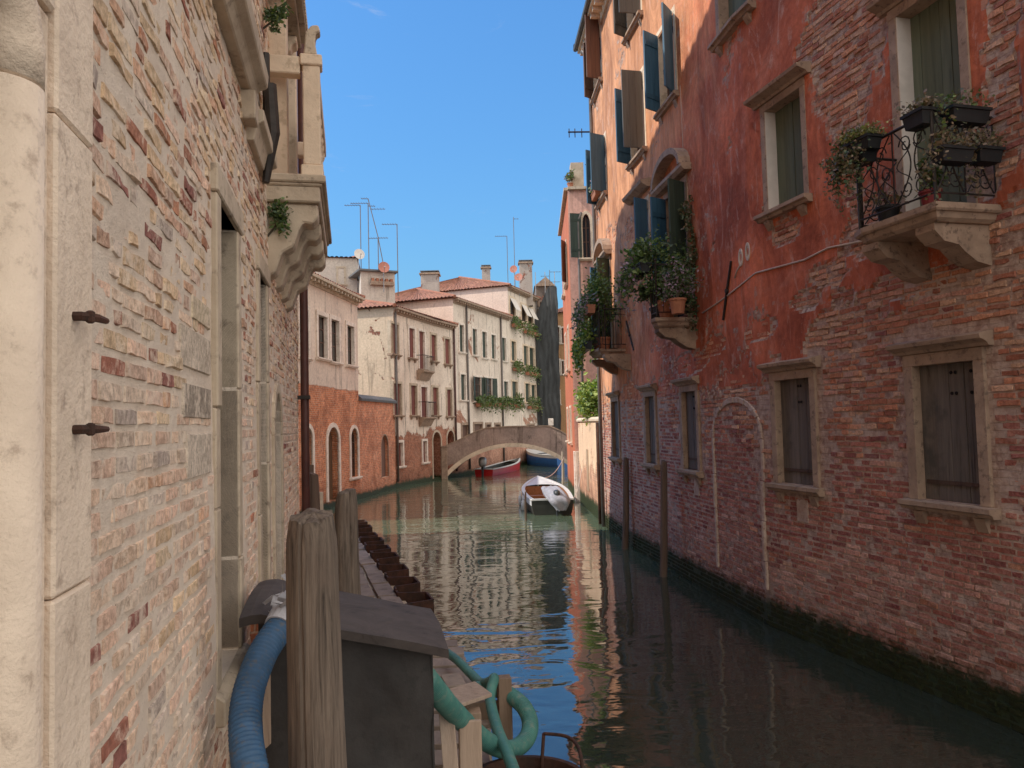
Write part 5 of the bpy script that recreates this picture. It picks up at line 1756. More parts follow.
gx0, gx1 = at(572.5, 360, 29.3).x, at(564.5, 360, 36.6).x
PW = Wall([(6.5, 29.32), (gx0, 29.3), (gx1, 36.6)], +1)
oP = empty('canal_house', (3, 33, 0), 'narrow pink and orange house beyond the garden wall, with roof terrace', 'house')
PZ = PW.px(575, 190)[1]
def PR(*r): return PW.rect(*r)
r_ = PR(582.5, 590.5, 214, 258)
window(oP, PW, r_, fw=.12, proud=.04, rec=.15, fmat='stone_light', infill='pane', arch=r_[3] - .45, sill=1)
leaf_shutter(oP, PW, r_[1] + .05, r_[2], r_[3], .45, 15, 'shutter_dkgreen', +1)
for (ya, yb) in ((31.2, 32.1), (33.9, 34.8)):
    for (z0, z1) in ((8.7, 10.4), (5.2, 6.9), (2.2, 3.6)):
        u0 = PW.cum[1] + ya - 29.3
        f = window(oP, PW, (u0, u0 + .9, z0, z1), fw=.1, proud=.04, fmat='stone_light', imat='shutter_brown', boards_n=2, sill=1)
        if z0 > 8 and ya < 32: leaf_shutter(f, PW, u0 - .02, z0, z1, .42, 25, 'shutter_brown', -1)
UC = PW.cum[1]
g = Geo(); wall_sheet(g, PW, -.6, PZ, .8, 0, UC); g.build('wall', M['pink_wall'], oP, fix=False)
g = Geo(); wall_sheet(g, PW, -.6, PZ, .8, UC + .001, PW.L); g.build('wall', M['strip_wall'], oP, fix=False)
g = Geo(); wall_sheet(g, Wall([(gx1, 36.6), (7, 37), (6.5, 29.32)], +1), -.6, PZ, 1.5); g.build('side_wall', M['pink_wall'], oP, fix=False)
g = Geo(); wbox(g, PW, UC - .28, UC - .003, 0, 1.9, -.01, .05); wbox(g, PW, UC + .003, UC + .35, 0, 1.9, -.01, .05); g.build('corner_stone', M['stone_white'], oP, bevel=.01)
pipe(oP, [PW.pt(UC - .35, 1, .08), PW.pt(UC - .35, 6, .08), PW.pt(UC - .35, PZ - 1.2, .08), PW.pt(UC - .5, PZ - .9, .05)], .05, 'pipe_grey')
g = Geo(); wprof(g, PW, 0, PW.L, [(-.1, PZ), (.15, PZ), (.15, PZ + .10), (-.1, PZ + .12)]); g.build('coping', M['stone'], oP)
pp = at(579, 184, 29.6)
g = Geo(); g.box((pp.x - .05, 29.95, PZ + .65), (.5, .6, 1.1)); g.build('terrace_block', M['stone'], oP)
g = Geo()
for k in range(7): g.tube([V((pp.x + .3 + k * .15, 29.5, PZ)), V((pp.x + .3 + k * .15, 29.5, PZ + 1.05))], .015, 4)
g.tube([V((pp.x + .25, 29.5, PZ + 1.05)), V((pp.x + 1.4, 29.5, PZ + 1.05))], .02, 5); g.tube([V((pp.x + .25, 29.5, PZ + .1)), V((pp.x + 1.4, 29.5, PZ + .1))], .02, 5)
g.build('railing', M['iron'], oP)
g = Geo(); g.add([V((6.5, 29.32, PZ - .02)), V((gx0, 29.3, PZ - .02)), V((gx1, 36.6, PZ - .02)), V((7, 37, PZ - .02))], [(0, 1, 2, 3)]); g.build('roof', M['stone'], oP, fix=False)
q = PW.pt(UC + .25, PZ + .12, -.12)
potted(q, .12, .22, 'terracotta', (.16, .3, .35), 320, .09, DRY + GREEN, 'dry trailing plant on the corner of the roof terrace of the pink house', None)
# vines at the foot of the far balcony
vn = empty('climbing_plant', GW.pt(1.0, gz, -.1), 'leafy vine hanging over the wall below the far balcony', 'creeper')
g = Geo(); p0 = GW.pt(.8, gz + .12, -.2)
g.tube([p0, p0 + V((-.05, .1, 1.2)), p0 + V((-.1, .2, 2.6))], .03, 6, col=(.07, .05, .03)); g.build('stem', M['leaf'], vn)
g = Geo(); g.leaves(p0 + V((-.12, .3, 2.6)), (.4, .6, 1.), 1100, .15, 10, .4, LIME + GREEN); g.build('foliage', M['leaf'], vn, fix=False)

# ------------------------------------------------------------------ footbridge
bl = BC.pt(BC.px(442.5, 460)[0], 0)
BYL, BYR = bl.y, 43.6
XL, XR = bl.x, 4.0
def bface(x, z, k=0.):
    t = (x - XL) / (XR - XL)
    y = BYL + (BYR - BYL) * t
    d = V((XR - XL, BYR - BYL, 0)).normalized()
    return V((x - d.y * k, y + d.x * k, z))
def toppx(x, y):
    rr_ = ray(x, y); p = CP
    d = V((XR - XL, BYR - BYL, 0)); nn = V((-d.y, d.x, 0))
    t = nn.dot(V((XL, BYL, 0)) - V((0, 0, 0))) / nn.dot(rr_)
    return CP + rr_ * t
prof = [toppx(x, y) for x, y in ((443, 448), (460, 440), (478, 431), (487, 428.5), (510, 427), (550, 426.5), (560, 431), (568, 436), (572, 439))]
TOP = [(p.x, p.z) for p in prof]
TOP[0] = (XL, TOP[0][1]); TOP.append((XR, TOP[-1][1] - .4))
sof = [toppx(x, y) for x, y in ((446, 478), (514, 447), (562, 461))]
# circle through springing and crown
x1, z1, x2, z2, x3, z3 = sof[0].x, sof[0].z, sof[1].x, sof[1].z, sof[2].x, sof[2].z
def circ(x1, y1, x2, y2, x3, y3):
    a = 2 * (x2 - x1); b = 2 * (y2 - y1); c = x2 * x2 + y2 * y2 - x1 * x1 - y1 * y1
    d = 2 * (x3 - x2); e = 2 * (y3 - y2); f = x3 * x3 + y3 * y3 - x2 * x2 - y2 * y2
    x = (c * e - f * b) / (a * e - b * d); y = (c * d - a * f) / (b * d - a * e)
    return x, y, math.hypot(x - x1, y - y1)
cx, cz, cr_ = circ(x1, z1, x2, z2, x3, z3)
bridge = empty('footbridge', (0, 44, 0), 'low arched footbridge with stained rendered parapet and pale stone arch ring', 'bridge')
def soff(x, r):
    q = r * r - (x - cx) ** 2
    return cz + math.sqrt(q) if q > 0 else -.6
def topz(x):
    for (xa, za), (xb, zb_) in zip(TOP, TOP[1:]):
        if xa <= x <= xb: return za + (zb_ - za) * (x - xa) / (xb - xa)
    return TOP[-1][1]
rw = .22
DEP = 2.4
def spandrel(k0, k1, name, mat, zlow, zhigh, nx=60):
    g = Geo()
    xs = [XL + (XR - XL) * i / nx for i in range(nx + 1)]
    for xa, xb in zip(xs, xs[1:]):
        la, lb = zlow(xa), zlow(xb); ha, hb = zhigh(xa), zhigh(xb)
        uv4 = lambda p: (p.x, p.z)
        ps = [bface(xa, la, k0), bface(xb, lb, k0), bface(xb, hb, k0), bface(xa, ha, k0)]
        qs = [bface(xa, la, k1), bface(xb, lb, k1), bface(xb, hb, k1), bface(xa, ha, k1)]
        g.add(ps, [(0, 1, 2, 3)], uv=[uv4(p) for p in ps]); g.add(qs, [(3, 2, 1, 0)], uv=[uv4(p) for p in qs])
        g.add([ps[3], ps[2], qs[2], qs[3]], [(0, 1, 2, 3)], uv=[uv4(p) for p in (ps[3], ps[2], qs[2], qs[3])])
        g.add([ps[0], ps[1], qs[1], qs[0]], [(3, 2, 1, 0)], uv=[uv4(p) for p in (ps[0], ps[1], qs[1], qs[0])])
    return g.build(name, mat, bridge, fix=False)
lo = lambda x: max(-.6, soff(x, cr_ + rw - .02))
deck = lambda x: topz(x) - .85
spandrel(0, .24, 'parapet', M['bridge_plaster'], lo, topz)
spandrel(DEP - .24, DEP, 'parapet', M['bridge_plaster'], lo, topz)
spandrel(.24, DEP - .24, 'deck', M['bridge_plaster'], lambda x: max(-.6, soff(x, cr_ + .01)), lambda x: max(deck(x), soff(x, cr_ + .1)))
g = Geo()
for xa, xb in zip([XL - .05 + (XR - XL + .1) * i / 50 for i in range(50)], [XL - .05 + (XR - XL + .1) * i / 50 for i in range(1, 51)]):
    za, zb_ = topz(max(XL, xa)), topz(max(XL, xb))
    g.hexa([bface(xa, za, -.04), bface(xb, zb_, -.04), bface(xb, zb_, .28), bface(xa, za, .28), bface(xa, za + .07, -.04), bface(xb, zb_ + .07, -.04), bface(xb, zb_ + .07, .28), bface(xa, za + .07, .28)])
g.build('coping', M['stone_brown'], bridge)
g = Geo()
a0, a1 = math.atan2(0 - cz, x1 - cx - .0), math.atan2(0 - cz, (cx - x1) + .0)
a0 = math.acos(max(-1, min(1, (x1 - .15 - cx) / cr_))); a1 = math.acos(max(-1, min(1, (min(x3 + 1.2, XR - .05) - cx) / cr_)))
nv_ = 13
for i in range(nv_):
    ta, tb = a0 + (a1 - a0) * i / nv_ , a0 + (a1 - a0) * (i + 1) / nv_ + .004
    s = R.uniform(.86, 1.1)
    for q in range(3):
        t0, t1 = ta + (tb - ta) * q / 3, ta + (tb - ta) * (q + 1) / 3 - (.006 if q == 2 else 0)
        P4 = [(cx + r_ * math.cos(t), cz + r_ * math.sin(t)) for r_, t in ((cr_, t0), (cr_, t1), (cr_ + rw, t1), (cr_ + rw, t0))]
        g.prism([bface(x, z, -.035) for x, z in P4], bface(0, 0, .3) - bface(0, 0, 0), (s, s, s))
g.build('arch_ring', M['stone_light'], bridge)
g = Geo()
q = bface(XL + .12, 0, -.1)
g.box((q.x, q.y, TOP[0][1] / 2 - .15), (.34, .3, TOP[0][1] + .4)); g.box((q.x, q.y, TOP[0][1] + .09), (.40, .36, .08))
g.build('pier', M['stone_brown'], bridge, bevel=.02)
g = Geo(); pq = toppx(551, 424); g.box((pq.x, pq.y + .1, TOP[5][1] + .25), (.28, .28, .4)); g.build('post', M['stone_white'], bridge, bevel=.02)

# ------------------------------------------------------------------ boats
def hull(L, B, H, bow_rise, n=18, keel=.25, transom=.82, bowpow=2.2):
    """stations from stern (0) to bow (1): half breadth, sheer height"""
    st = []
    for i in range(n + 1):
        t = i / n
        w = B / 2 * (transom + (1 - transom) * math.sin(min(1, t * 2.2) * PI / 2)) * (1 - max(0, (t - .45) / .55) ** bowpow) + .012
        st.append((t * L, w, H + bow_rise * t ** 2.2, -keel * (1 - .6 * max(0, t - .6) / .4)))
    return st


def boat(loc, rz, L, B, H, rise, outer, inner, rim, label, stripe=None, deck_from=.62, grp=None, foredeck='boat_white'):
    o = empty('motorboat', loc, label, 'boat', grp)
    Mx = Matrix.Translation(V(loc)) @ Matrix.Rotation(rz, 4, 'Z')
    T = lambda x, y, z: Mx @ V((x, y, z))
    st = hull(L, B, H, rise)
    ns = 7

    def section(y, w, h, k, inset=0., floor=None):
        pts = []
        for j in range(-ns, ns + 1):
            a = j / ns
            x = (w - inset) * math.copysign(abs(math.sin(a * PI / 2)) ** .75, a) if a else 0
            z = k + (h - k) * abs(a) ** 2.6
            if floor is not None: z = max(z, floor)
            pts.append(T(x, y, z))
        return pts
    g = Geo()
    rows = [section(*s) for s in st]
    m_ = 2 * ns + 1
    vs = [p for r_ in rows for p in r_]
    for i in range(len(rows) - 1):
        for j in range(m_ - 1):
            g.add([vs[i * m_ + j], vs[(i + 1) * m_ + j], vs[(i + 1) * m_ + j + 1], vs[i * m_ + j + 1]], [(0, 1, 2, 3)])
    g.add(rows[0], [list(range(m_))])
    h = g.build('hull', M[outer], o, smooth=True)
    g = Geo()
    cut = int(len(st) * deck_from)
    rows = [section(s[0] + (.06 if i == 0 else 0), s[1], s[2] - .01, s[3] + .05, .09, .04) for i, s in enumerate(st[:cut + 1])]
    for i in range(len(rows) - 1):
        for j in range(m_ - 1):
            g.add([rows[i][j], rows[i + 1][j], rows[i + 1][j + 1], rows[i][j + 1]], [(0, 1, 2, 3)])
    g.add(rows[0], [list(range(m_))]); g.add(rows[-1], [list(range(m_))])
    g.build('cockpit', M[inner], o)
    g = Geo()
    for sg in (-1, 1):
        for s0, s1 in zip(st, st[1:]):
            g.hexa([T(sg * (s0[1] - .10 * (1 if s0[1] > .2 else .4)), s0[0], s0[2] - .0), T(sg * (s1[1] - .10 * (1 if s1[1] > .2 else .4)), s1[0], s1[2]), T(sg * (s1[1] + .025), s1[0], s1[2] - .01), T(sg * (s0[1] + .025), s0[0], s0[2] - .01),
                    T(sg * (s0[1] - .10 * (1 if s0[1] > .2 else .4)), s0[0], s0[2] + .04), T(sg * (s1[1] - .10 * (1 if s1[1] > .2 else .4)), s1[0], s1[2] + .04), T(sg * (s1[1] + .025), s1[0], s1[2] + .03), T(sg * (s0[1] + .025), s0[0], s0[2] + .03)])
    s0 = st[0]
    g.hexa([T(-s0[1], -.02, s0[2]), T(s0[1], -.02, s0[2]), T(s0[1], .12, s0[2]), T(-s0[1], .12, s0[2]), T(-s0[1], -.02, s0[2] + .05), T(s0[1], -.02, s0[2] + .05), T(s0[1], .12, s0[2] + .05), T(-s0[1], .12, s0[2] + .05)])
    g.build('gunwale', M[rim], o)
    g = Geo()
    for (s0, s1) in zip(st[cut:], st[cut + 1:]):
        for j in range(6):
            f0, f1 = -1 + j / 3, -1 + (j + 1) / 3
            cam_ = lambda f: .06 * (1 - f * f)
            g.add([T(f0 * (s0[1] - .05), s0[0], s0[2] + cam_(f0)), T(f1 * (s0[1] - .05), s0[0], s0[2] + cam_(f1)), T(f1 * max(.0, s1[1] - .05), s1[0], s1[2] + cam_(f1)), T(f0 * max(0., s1[1] - .05), s1[0], s1[2] + cam_(f0))], [(0, 1, 2, 3)])
    g.build('foredeck', M[foredeck], o)
    for f in (.22, .45):
        s = st[int(f * 18)]
        g = Geo(); g.hexa([T(-s[1] + .1, s[0], s[2] - .2), T(s[1] - .1, s[0], s[2] - .2), T(s[1] - .1, s[0] + .3, s[2] - .2), T(-s[1] + .1, s[0] + .3, s[2] - .2),
                           T(-s[1] + .1, s[0], s[2] - .16), T(s[1] - .1, s[0], s[2] - .16), T(s[1] - .1, s[0] + .3, s[2] - .16), T(-s[1] + .1, s[0] + .3, s[2] - .16)])
        g.build('seat', M['boat_wood'], o)
    if stripe:
        g = Geo()
        for sg in (-1, 1):
            for s0, s1 in zip(st, st[1:]):
                g.add([T(sg * (s0[1] + .012), s0[0], s0[2] - .17), T(sg * (s1[1] + .012), s1[0], s1[2] - .17), T(sg * (s1[1] + .02), s1[0], s1[2] - .02), T(sg * (s0[1] + .02), s0[0], s0[2] - .02)], [(0, 1, 2, 3)])
        g.build('rubbing_strake', M[stripe], o, fix=False)
    return o, T, st


def outboard(par, T, x, H, covered=False, s=1.0, cowl='motor'):
    g = Geo()
    g.hexa([T(x - .07, -.02, H - .05), T(x + .07, -.02, H - .05), T(x + .07, -.28, H - .05), T(x - .07, -.28, H - .05), T(x - .07, -.02, H + .12), T(x + .07, -.02, H + .12), T(x + .07, -.28, H + .12), T(x - .07, -.28, H + .12)])
    g.tube([T(x, -.2, H), T(x, -.24, -.2)], [.075 * s, .05 * s], 8)
    g.lathe([(.05, -.25), (.06, -.1), (.05, .02)], T(x, -.24, -.1), 10)
    f = g.build('outboard_motor', M['motor'], par)
    g = Geo()
    sec = [(0, .14, .24), (.12, .19, .31), (.3, .2, .34), (.44, .17, .29), (.5, .08, .16)]
    rings = []
    for (z, a, b) in sec:
        rings.append([T(x + a * s * math.cos(2 * PI * k / 14), -.2 + b * s * math.sin(2 * PI * k / 14), H + .1 + z * s) for k in range(14)])
    vs = [p for r_ in rings for p in r_]
    g.add(vs, [(i * 14 + k, i * 14 + (k + 1) % 14, (i + 1) * 14 + (k + 1) % 14, (i + 1) * 14 + k) for i in range(4) for k in range(14)] + [list(range(14))[::-1], [56 + k for k in range(14)]])
    g.build('cowling', M[cowl], f, smooth=True)
    return f


# white boat moored by the poles: stern towards us
ps = on_z(553, 515)
b1_, T, st = boat((ps.x, ps.y, .02), math.radians(2.5), 6.2, 1.62, .46, .35, 'boat_dark', 'boat_wood', 'boat_white', 'white-rimmed open boat moored by the poles, tarpaulin over its tilted motor', stripe='boat_white', deck_from=.68)
ob = outboard(b1_, T, .12, .40, s=.62)
g = Geo()
# tarpaulin slumped over the tilted motor
rings, NK = [], 40
for (z, a, b, cy, ox) in ((.66, .10, .10, .42, -.16), (.68, .22, .24, .40, -.15), (.62, .30, .36, .34, -.12), (.52, .34, .46, .26, -.07), (.40, .36, .52, .17, -.02), (.28, .37, .54, .08, .04), (.16, .35, .48, -.02, .09), (.04, .30, .36, -.12, .13), (-.10, .20, .22, -.22, .15), (-.2, .15, .16, -.27, .16)):
    ring = []
    for k in range(NK):
        th = 2 * PI * k / NK
        cx_, sx_ = math.cos(th), math.sin(th)
        ex_ = .62
        px_, py_ = math.copysign(abs(cx_) ** ex_, cx_), math.copysign(abs(sx_) ** ex_, sx_)
        f = 1 + .10 * math.sin(th * 5 + z * 7) * (1 - z) + .14 * mnoise.noise(V((cx_ * 2.2, sx_ * 2.2, z * 3.5)))
        ring.append(T(ox + .10 + a * px_ * f, cy + b * py_ * f, .32 + z * .8 + .05 * mnoise.noise(V((cx_ * 3, sx_ * 3, 5)))))
    rings.append(ring)
vs = [p for r_ in rings for p in r_]
g.add(vs, [(i * NK + k, i * NK + (k + 1) % NK, (i + 1) * NK + (k + 1) % NK, (i + 1) * NK + k) for i in range(9) for k in range(NK)] + [list(range(NK))])
g.build('motor_cover', M['tarp_grey'], b1_, smooth=True)
def rope(p, q, sag, label, grp):
    pts = [p.lerp(q, k / 12) - V((0, 0, sag * 4 * (k / 12) * (1 - k / 12))) for k in range(13)]
    g = Geo(); g.tube(pts, .014, 6); g.build('mooring_rope', M['cable'], None, smooth=True, label=label, cat='rope', group=grp)


rope(T(.70, .15, .50), V((2.40, T(0, 0, 0).y + 2.2, 1.35)), .22, 'slack rope from the stern of the white boat to the leaning pale pole', 'mooring ropes')
rope(T(.25, 5.6, .80), V((2.2, T(0, 0, 0).y + 8.5, 1.5)), .2, 'rope from the bow of the white boat to the upright pale pole', 'mooring ropes')
for (yy, nm) in ((1.6, 'white fender hanging on the left side of the white boat nearest its stern'), (3.4, 'white fender hanging on the left side of the white boat towards its bow')):
    g = Geo(); c = T(-.88, yy, .16)
    g.lathe([(.015, -.2), (.06, -.16), (.07, 0), (.06, .14), (.02, .18), (.012, .34)], c, 12)
    g.build('fender', M['boat_white'], None, smooth=True, label=nm, cat='fender', group='fenders of the white boat')
# red and blue boats beyond
p0, p1 = on_z(484, 476), on_z(521, 468)
ang = math.atan2(-(p1.x - p0.x), p1.y - p0.y)
b2_, T, st = boat((p0.x, p0.y, .02), ang + .0, (p1 - p0).length * .96, 1.35, .36, .28, 'boat_red', 'boat_dark', 'boat_white', 'red open boat with an outboard motor, moored under the bridge', deck_from=.7, foredeck='boat_dark')
outboard(b2_, T, .0, .45, s=1.1, cowl='metal')
p0, p1 = on_z(566, 467), on_z(527, 464)
ang = math.atan2(-(p1.x - p0.x), p1.y - p0.y)
b3_, T, st = boat((p0.x, p0.y, .02), ang, (p1 - p0).length, 1.7, .75, .35, 'boat_blue', 'boat_white', 'boat_white', 'blue boat with white top, moored beyond the bridge', deck_from=.5, stripe='boat_white')

# ------------------------------------------------------------------ mooring poles
def mooring(p, q, r, mat, label, grp=None, taper=.85, cut=True, n=14, cracks=True, rings=16, wob=.012):
    p, q = V(p), V(q)
    rr_ = random.Random(int(abs(p.x * 991 + p.y * 37) * 10) + 5)
    g = Geo()
    ax = (q - p)
    a = ax.normalized().cross(V((0, 1, 0))).normalized(); b = ax.normalized().cross(a)
    ph = [rr_.uniform(0, 6.3) for _ in range(6)]
    vs = []
    for i in range(rings + 1):
        t = i / rings
        c = p + ax * t + a * wob * math.sin(t * 5 + ph[0]) + b * wob * math.sin(t * 4 + ph[1])
        rad = r * (1 + (taper - 1) * t)
        if cut: rad *= 1 - .16 * max(0, (t - .93) / .07) ** 1.5
        for k in range(n):
            th = 2 * PI * k / n
            f = 1 + .03 * math.sin(2 * th + ph[2] + t * .8) + .014 * math.sin(5 * th + ph[3] - t * 1.3) + .012 * mnoise.noise(V((math.cos(th) * 9, math.sin(th) * 9, t * 5))) + .03 * mnoise.noise(V((math.cos(th) * 2, math.sin(th) * 2, t * 6 + ph[4])))
            if cracks:
                for cth in (ph[5], ph[5] + 2.2, ph[5] + 4.0):
                    dth = abs((th - cth + PI) % (2 * PI) - PI)
                    if dth < .055: f -= .09
            tz = (.02 * math.sin(th + ph[0]) + .018 * mnoise.noise(V((math.cos(th) * 3, math.sin(th) * 3, 9 + ph[1])))) if i == rings else 0
            vs.append(c + (a * math.cos(th) + b * math.sin(th)) * rad * f + V((0, 0, tz)))
    fs = [(i * n + k, i * n + (k + 1) % n, (i + 1) * n + (k + 1) % n, (i + 1) * n + k) for i in range(rings) for k in range(n)]
    top = len(vs)
    vs.append(q + V((0, 0, .02)))
    fs += [(rings * n + k, rings * n + (k + 1) % n, top) for k in range(n)]
    g.add(vs, fs)
    return g.build('mooring_pole', M[mat], None, smooth=False, label=label, cat='mooring pole', group=grp)


q = at(314, 516, 3.6); p = at(317, 800, 3.6)
p = V((p.x, p.y, .25))
mooring(p, q, .148, 'pole', 'thickest weathered mooring pole in front of the black box', taper=.80, n=64, rings=40)
q = at(347.5, 491, 7.1); p = V((at(350, 700, 7.1).x, 7.1, .2))
mooring(p, q, .138, 'pole', 'weathered pole with a slanted top behind the black box', taper=.70, n=48, rings=30)
for (xt, yt, xb, yb, mat, r_, lb) in ((626.5, 458, 623, 549, 'pole_dark', .085, 'dark leaning pole under the farther windows of the red house'),
                                 (664.5, 461, 661, 577, 'pole_dark', .075, 'dark pole in the water nearest the bricked-up arch')):
    p = on_z(xb, yb)
    q = at(xt, yt, p.y + .05)
    mooring(p - V((0, 0, .8)), q, r_, mat, lb, 'poles along the right bank', n=16)
for (xt, yt, xb, yb, r_, lb) in ((562.5, 452, 563, 484, .075, 'pale upright pole just right of the white boat bow'), (578, 447, 574.5, 493, .07, 'pale pole close to the corner of the pink house'),
                             (585, 446, 577.5, 500, .10, 'thick pale pole leaning right beside the white boat stern'), (589, 440, 586, 500, .05, 'thin dark-footed stake standing against the garden wall')):
    p = on_z(xb, yb)
    q = at(xt, yt, p.y - .1)
    mooring(p - V((0, 0, .8)), q, r_, 'pole_pale', lb, 'pale poles beside the white boat', n=16)
for (xt, yt, xb, yb, Y, r_, lb) in ((308, 466, 311, 540, 11.2, .08, 'taller of two dark square-topped posts near the maroon downpipe'), (313, 474, 316, 540, 10.6, .075, 'shorter of two dark square-topped posts near the maroon downpipe')):
    q = at(xt, yt, Y); p = V((at(xb, yb, Y).x, Y, .2))
    mooring(p, q, r_, 'pole_dark', lb, 'dark posts at the far end of the quay', n=12, taper=.95, cut=False)
q = at(527, 485, 24.6); p = on_z(525.5, 521); mooring(p - V((0, 0, .8)), V((p.x + .03, p.y, .9)), .035, 'pole_dark', 'thin dark stake left of the white boat', None, n=10, cracks=False)

# ------------------------------------------------------------------ quay
QE = [(-.15, 1.5), (-.1, 5.0), (-.32, 7.4), (-.72, 9.3), (-1.62, 11.9), (-4.7, 22.3)]
g = Geo()
top = [V((x, y, .22)) for x, y in QE] + [V((-6.5, 22.5, .22)), V((-5.3, 17.6, .22)), LW.pt(ly(10.4), .22, -.1), LW.pt(ly(1.5), .22, -.1)]
g.prism(top, V((0, 0, -1.6)))
g.build('quay', M['stone'], kind='structure')
# steel sheet piles
dq = V((-4.41 + 1.25, 22.3 - 11.6, 0)); Lq = dq.length; dq.normalize(); nq = V((dq.y, -dq.x, 0))
sp_ = empty('sheet_pile_wall', (-1.3, 11.7, 0), 'zigzag rusty steel sheet piling edging the quay', 'sheet piling')
npile = 9
pit = Lq / npile
for k in range(npile):
    o_ = V((-1.62, 11.5, 0)) + dq * (pit * k)
    zt_ = .38 + R.uniform(-.08, .06)
    path = [(0, 0), (pit * .16, .0), (pit * .27, .44), (pit * .72, .44), (pit * .83, .0), (pit * .985, .0)]
    g = Geo()
    for (a, da), (b, db) in zip(path, path[1:]):
        pa1, pb1 = o_ + dq * a + nq * da, o_ + dq * b + nq * db
        t_ = (pb1 - pa1).normalized(); nn = V((t_.y, -t_.x, 0)) * .016
        g.hexa([pa1 - nn + V((0, 0, -1.4)), pb1 - nn + V((0, 0, -1.4)), pb1 + nn + V((0, 0, -1.4)), pa1 + nn + V((0, 0, -1.4)), pa1 - nn + V((0, 0, zt_)), pb1 - nn + V((0, 0, zt_)), pb1 + nn + V((0, 0, zt_)), pa1 + nn + V((0, 0, zt_))])
    g.build('sheet_pile', M['rust'], sp_)
wk = empty('walkway', (-1.6, 12, .2), 'greyed plank walkway laid along the quay', 'walkway')
y = 0.
pr_ = random.Random(3)
for k in range(11):
    a = V((-1.5, 11.55, 0)) + dq * (.2 + k * 1.0) - nq * (.08 + pr_.uniform(0, .04))
    for j in range(2):
        s = pr_.uniform(.8, 1.15)
        oo = a - nq * (.34 * j + .31) + dq * pr_.uniform(-.1, .1) + V((0, 0, .226 + pr_.uniform(0, .025)))
        g = Geo(); g.obox(oo, dq * .96, nq * .29, V((0, 0, .045)), (s, s, s)); g.build('plank', M['planks'], wk, bevel=.005)
# near stretch: cross planks
xe = [(-.78, 9.55), (-.70, 9.2), (-.60, 8.85), (-.52, 8.5), (-.46, 8.15), (-.40, 7.8), (-.36, 7.45), (-.33, 7.1), (-.31, 6.7), (-.30, 6.3)]
for i, (x, yv) in enumerate(xe):
    s = pr_.uniform(.75, 1.15)
    g = Geo(); g.obox(V((x - 1.9, yv - .1, .24 + pr_.uniform(0, .03))), V((1.9 + pr_.uniform(0, .12), .1, 0)), V((-.03, .29, 0)), V((0, 0, .05)), (s, s, s)); g.build('plank', M['planks'], wk, bevel=.005)
for (yv, s) in ((9.3, 1.), (10.2, .8), (11.0, 1.1)):
    g = Geo(); g.obox(V((-2.6, yv - .6, .24)), V((1.3, .12, 0)), V((-.05, .28, 0)), V((0, 0, .05)), (s, s, s)); g.build('plank', M['planks'], wk, bevel=.005)

# ------------------------------------------------------------------ black box on the quay
du = V((-.206, .978, 0)); dv = V((.978, .206, 0))
fr = V((-.436, 4.48, 0)); fl = fr - dv * 1.06
bx = empty('pump_box', fr - dv * .55 + du * .45 + V((0, 0, .25)), 'black tarred pump box with sloping felt roof between the poles', 'box')
g = Geo()
ins = .05
a, b = fl + dv * ins, fr - dv * ins
zl, zr = 2.00, 1.70
dd_ = .86
lo_ = [a + du * .05, b + du * .05, b + du * dd_, a + du * dd_]
bot, tp = [], []
nx, nz = 30, 28
def skin(p, q, zp, zq):
    vs = []
    nrm_ = V(((q - p).normalized().y, -(q - p).normalized().x, 0))
    for i in range(nx + 1):
        for j in range(nz + 1):
            s, t = i / nx, j / nz
            zt1 = zp + (zq - zp) * s
            z = .25 + (zt1 - .25) * t
            pt_ = p.lerp(q, s)
            w = .030 * mnoise.noise(V((pt_.x * 3, pt_.y * 3, z * 2.2))) + .012 * mnoise.noise(V((pt_.x * 9, pt_.y * 9, z * 7)))
            vs.append(V((pt_.x, pt_.y, z)) + nrm_ * w)
    g.add(vs, [(i * (nz + 1) + j, (i + 1) * (nz + 1) + j, (i + 1) * (nz + 1) + j + 1, i * (nz + 1) + j + 1) for i in range(nx) for j in range(nz)])
skin(lo_[0], lo_[1], zl, zr); skin(lo_[1], lo_[2], zr, zr); skin(lo_[2], lo_[3], zr, zl)
bd_ = g.build('body', M['tarp'], bx, smooth=True, fix=False)
# the wall side stays open under the roof: frame posts
g = Geo()
for p in (lo_[0], lo_[3]): g.obox(p + V((0, 0, .25)) - du * .0, dv * .06, du * .06, V((0, 0, zl - .27)))
g.build('frame_post', M['timber'], bx)
g = Geo()
vs = []
n_i, n_j = 20, 8
for i in range(n_i + 1):
    for j in range(n_j + 1):
        s, t = i / n_i, j / n_j
        p = (fl - dv * .04).lerp(fr + dv * .03, s) + du * (-.05 + 1.0 * t)
        z = 2.03 + (1.735 - 2.03) * s + .03 * math.sin(PI * t) + .007 * mnoise.noise(V((p.x * 4, p.y * 4, 3)))
        if s < .08: z -= .04 * (1 - s / .08)
        vs.append(V((p.x, p.y, z)))
fs = [(i * (n_j + 1) + j, (i + 1) * (n_j + 1) + j, (i + 1) * (n_j + 1) + j + 1, i * (n_j + 1) + j + 1) for i in range(n_i) for j in range(n_j)]
g.add(vs, fs)
w_ = n_j + 1
edge = [i * w_ for i in range(n_i + 1)] + [n_i * w_ + j for j in range(1, w_)] + [i * w_ + n_j for i in range(n_i - 1, -1, -1)] + [j for j in range(n_j - 1, -1, -1)]
for a_, b_ in zip(edge, edge[1:]):
    g.add([vs[a_], vs[b_], vs[b_] - V((0, 0, .05)), vs[a_] - V((0, 0, .05))], [(0, 1, 2, 3)], (.75, .75, .75))
g.build('roof', M['felt_roof'], bx, fix=False)

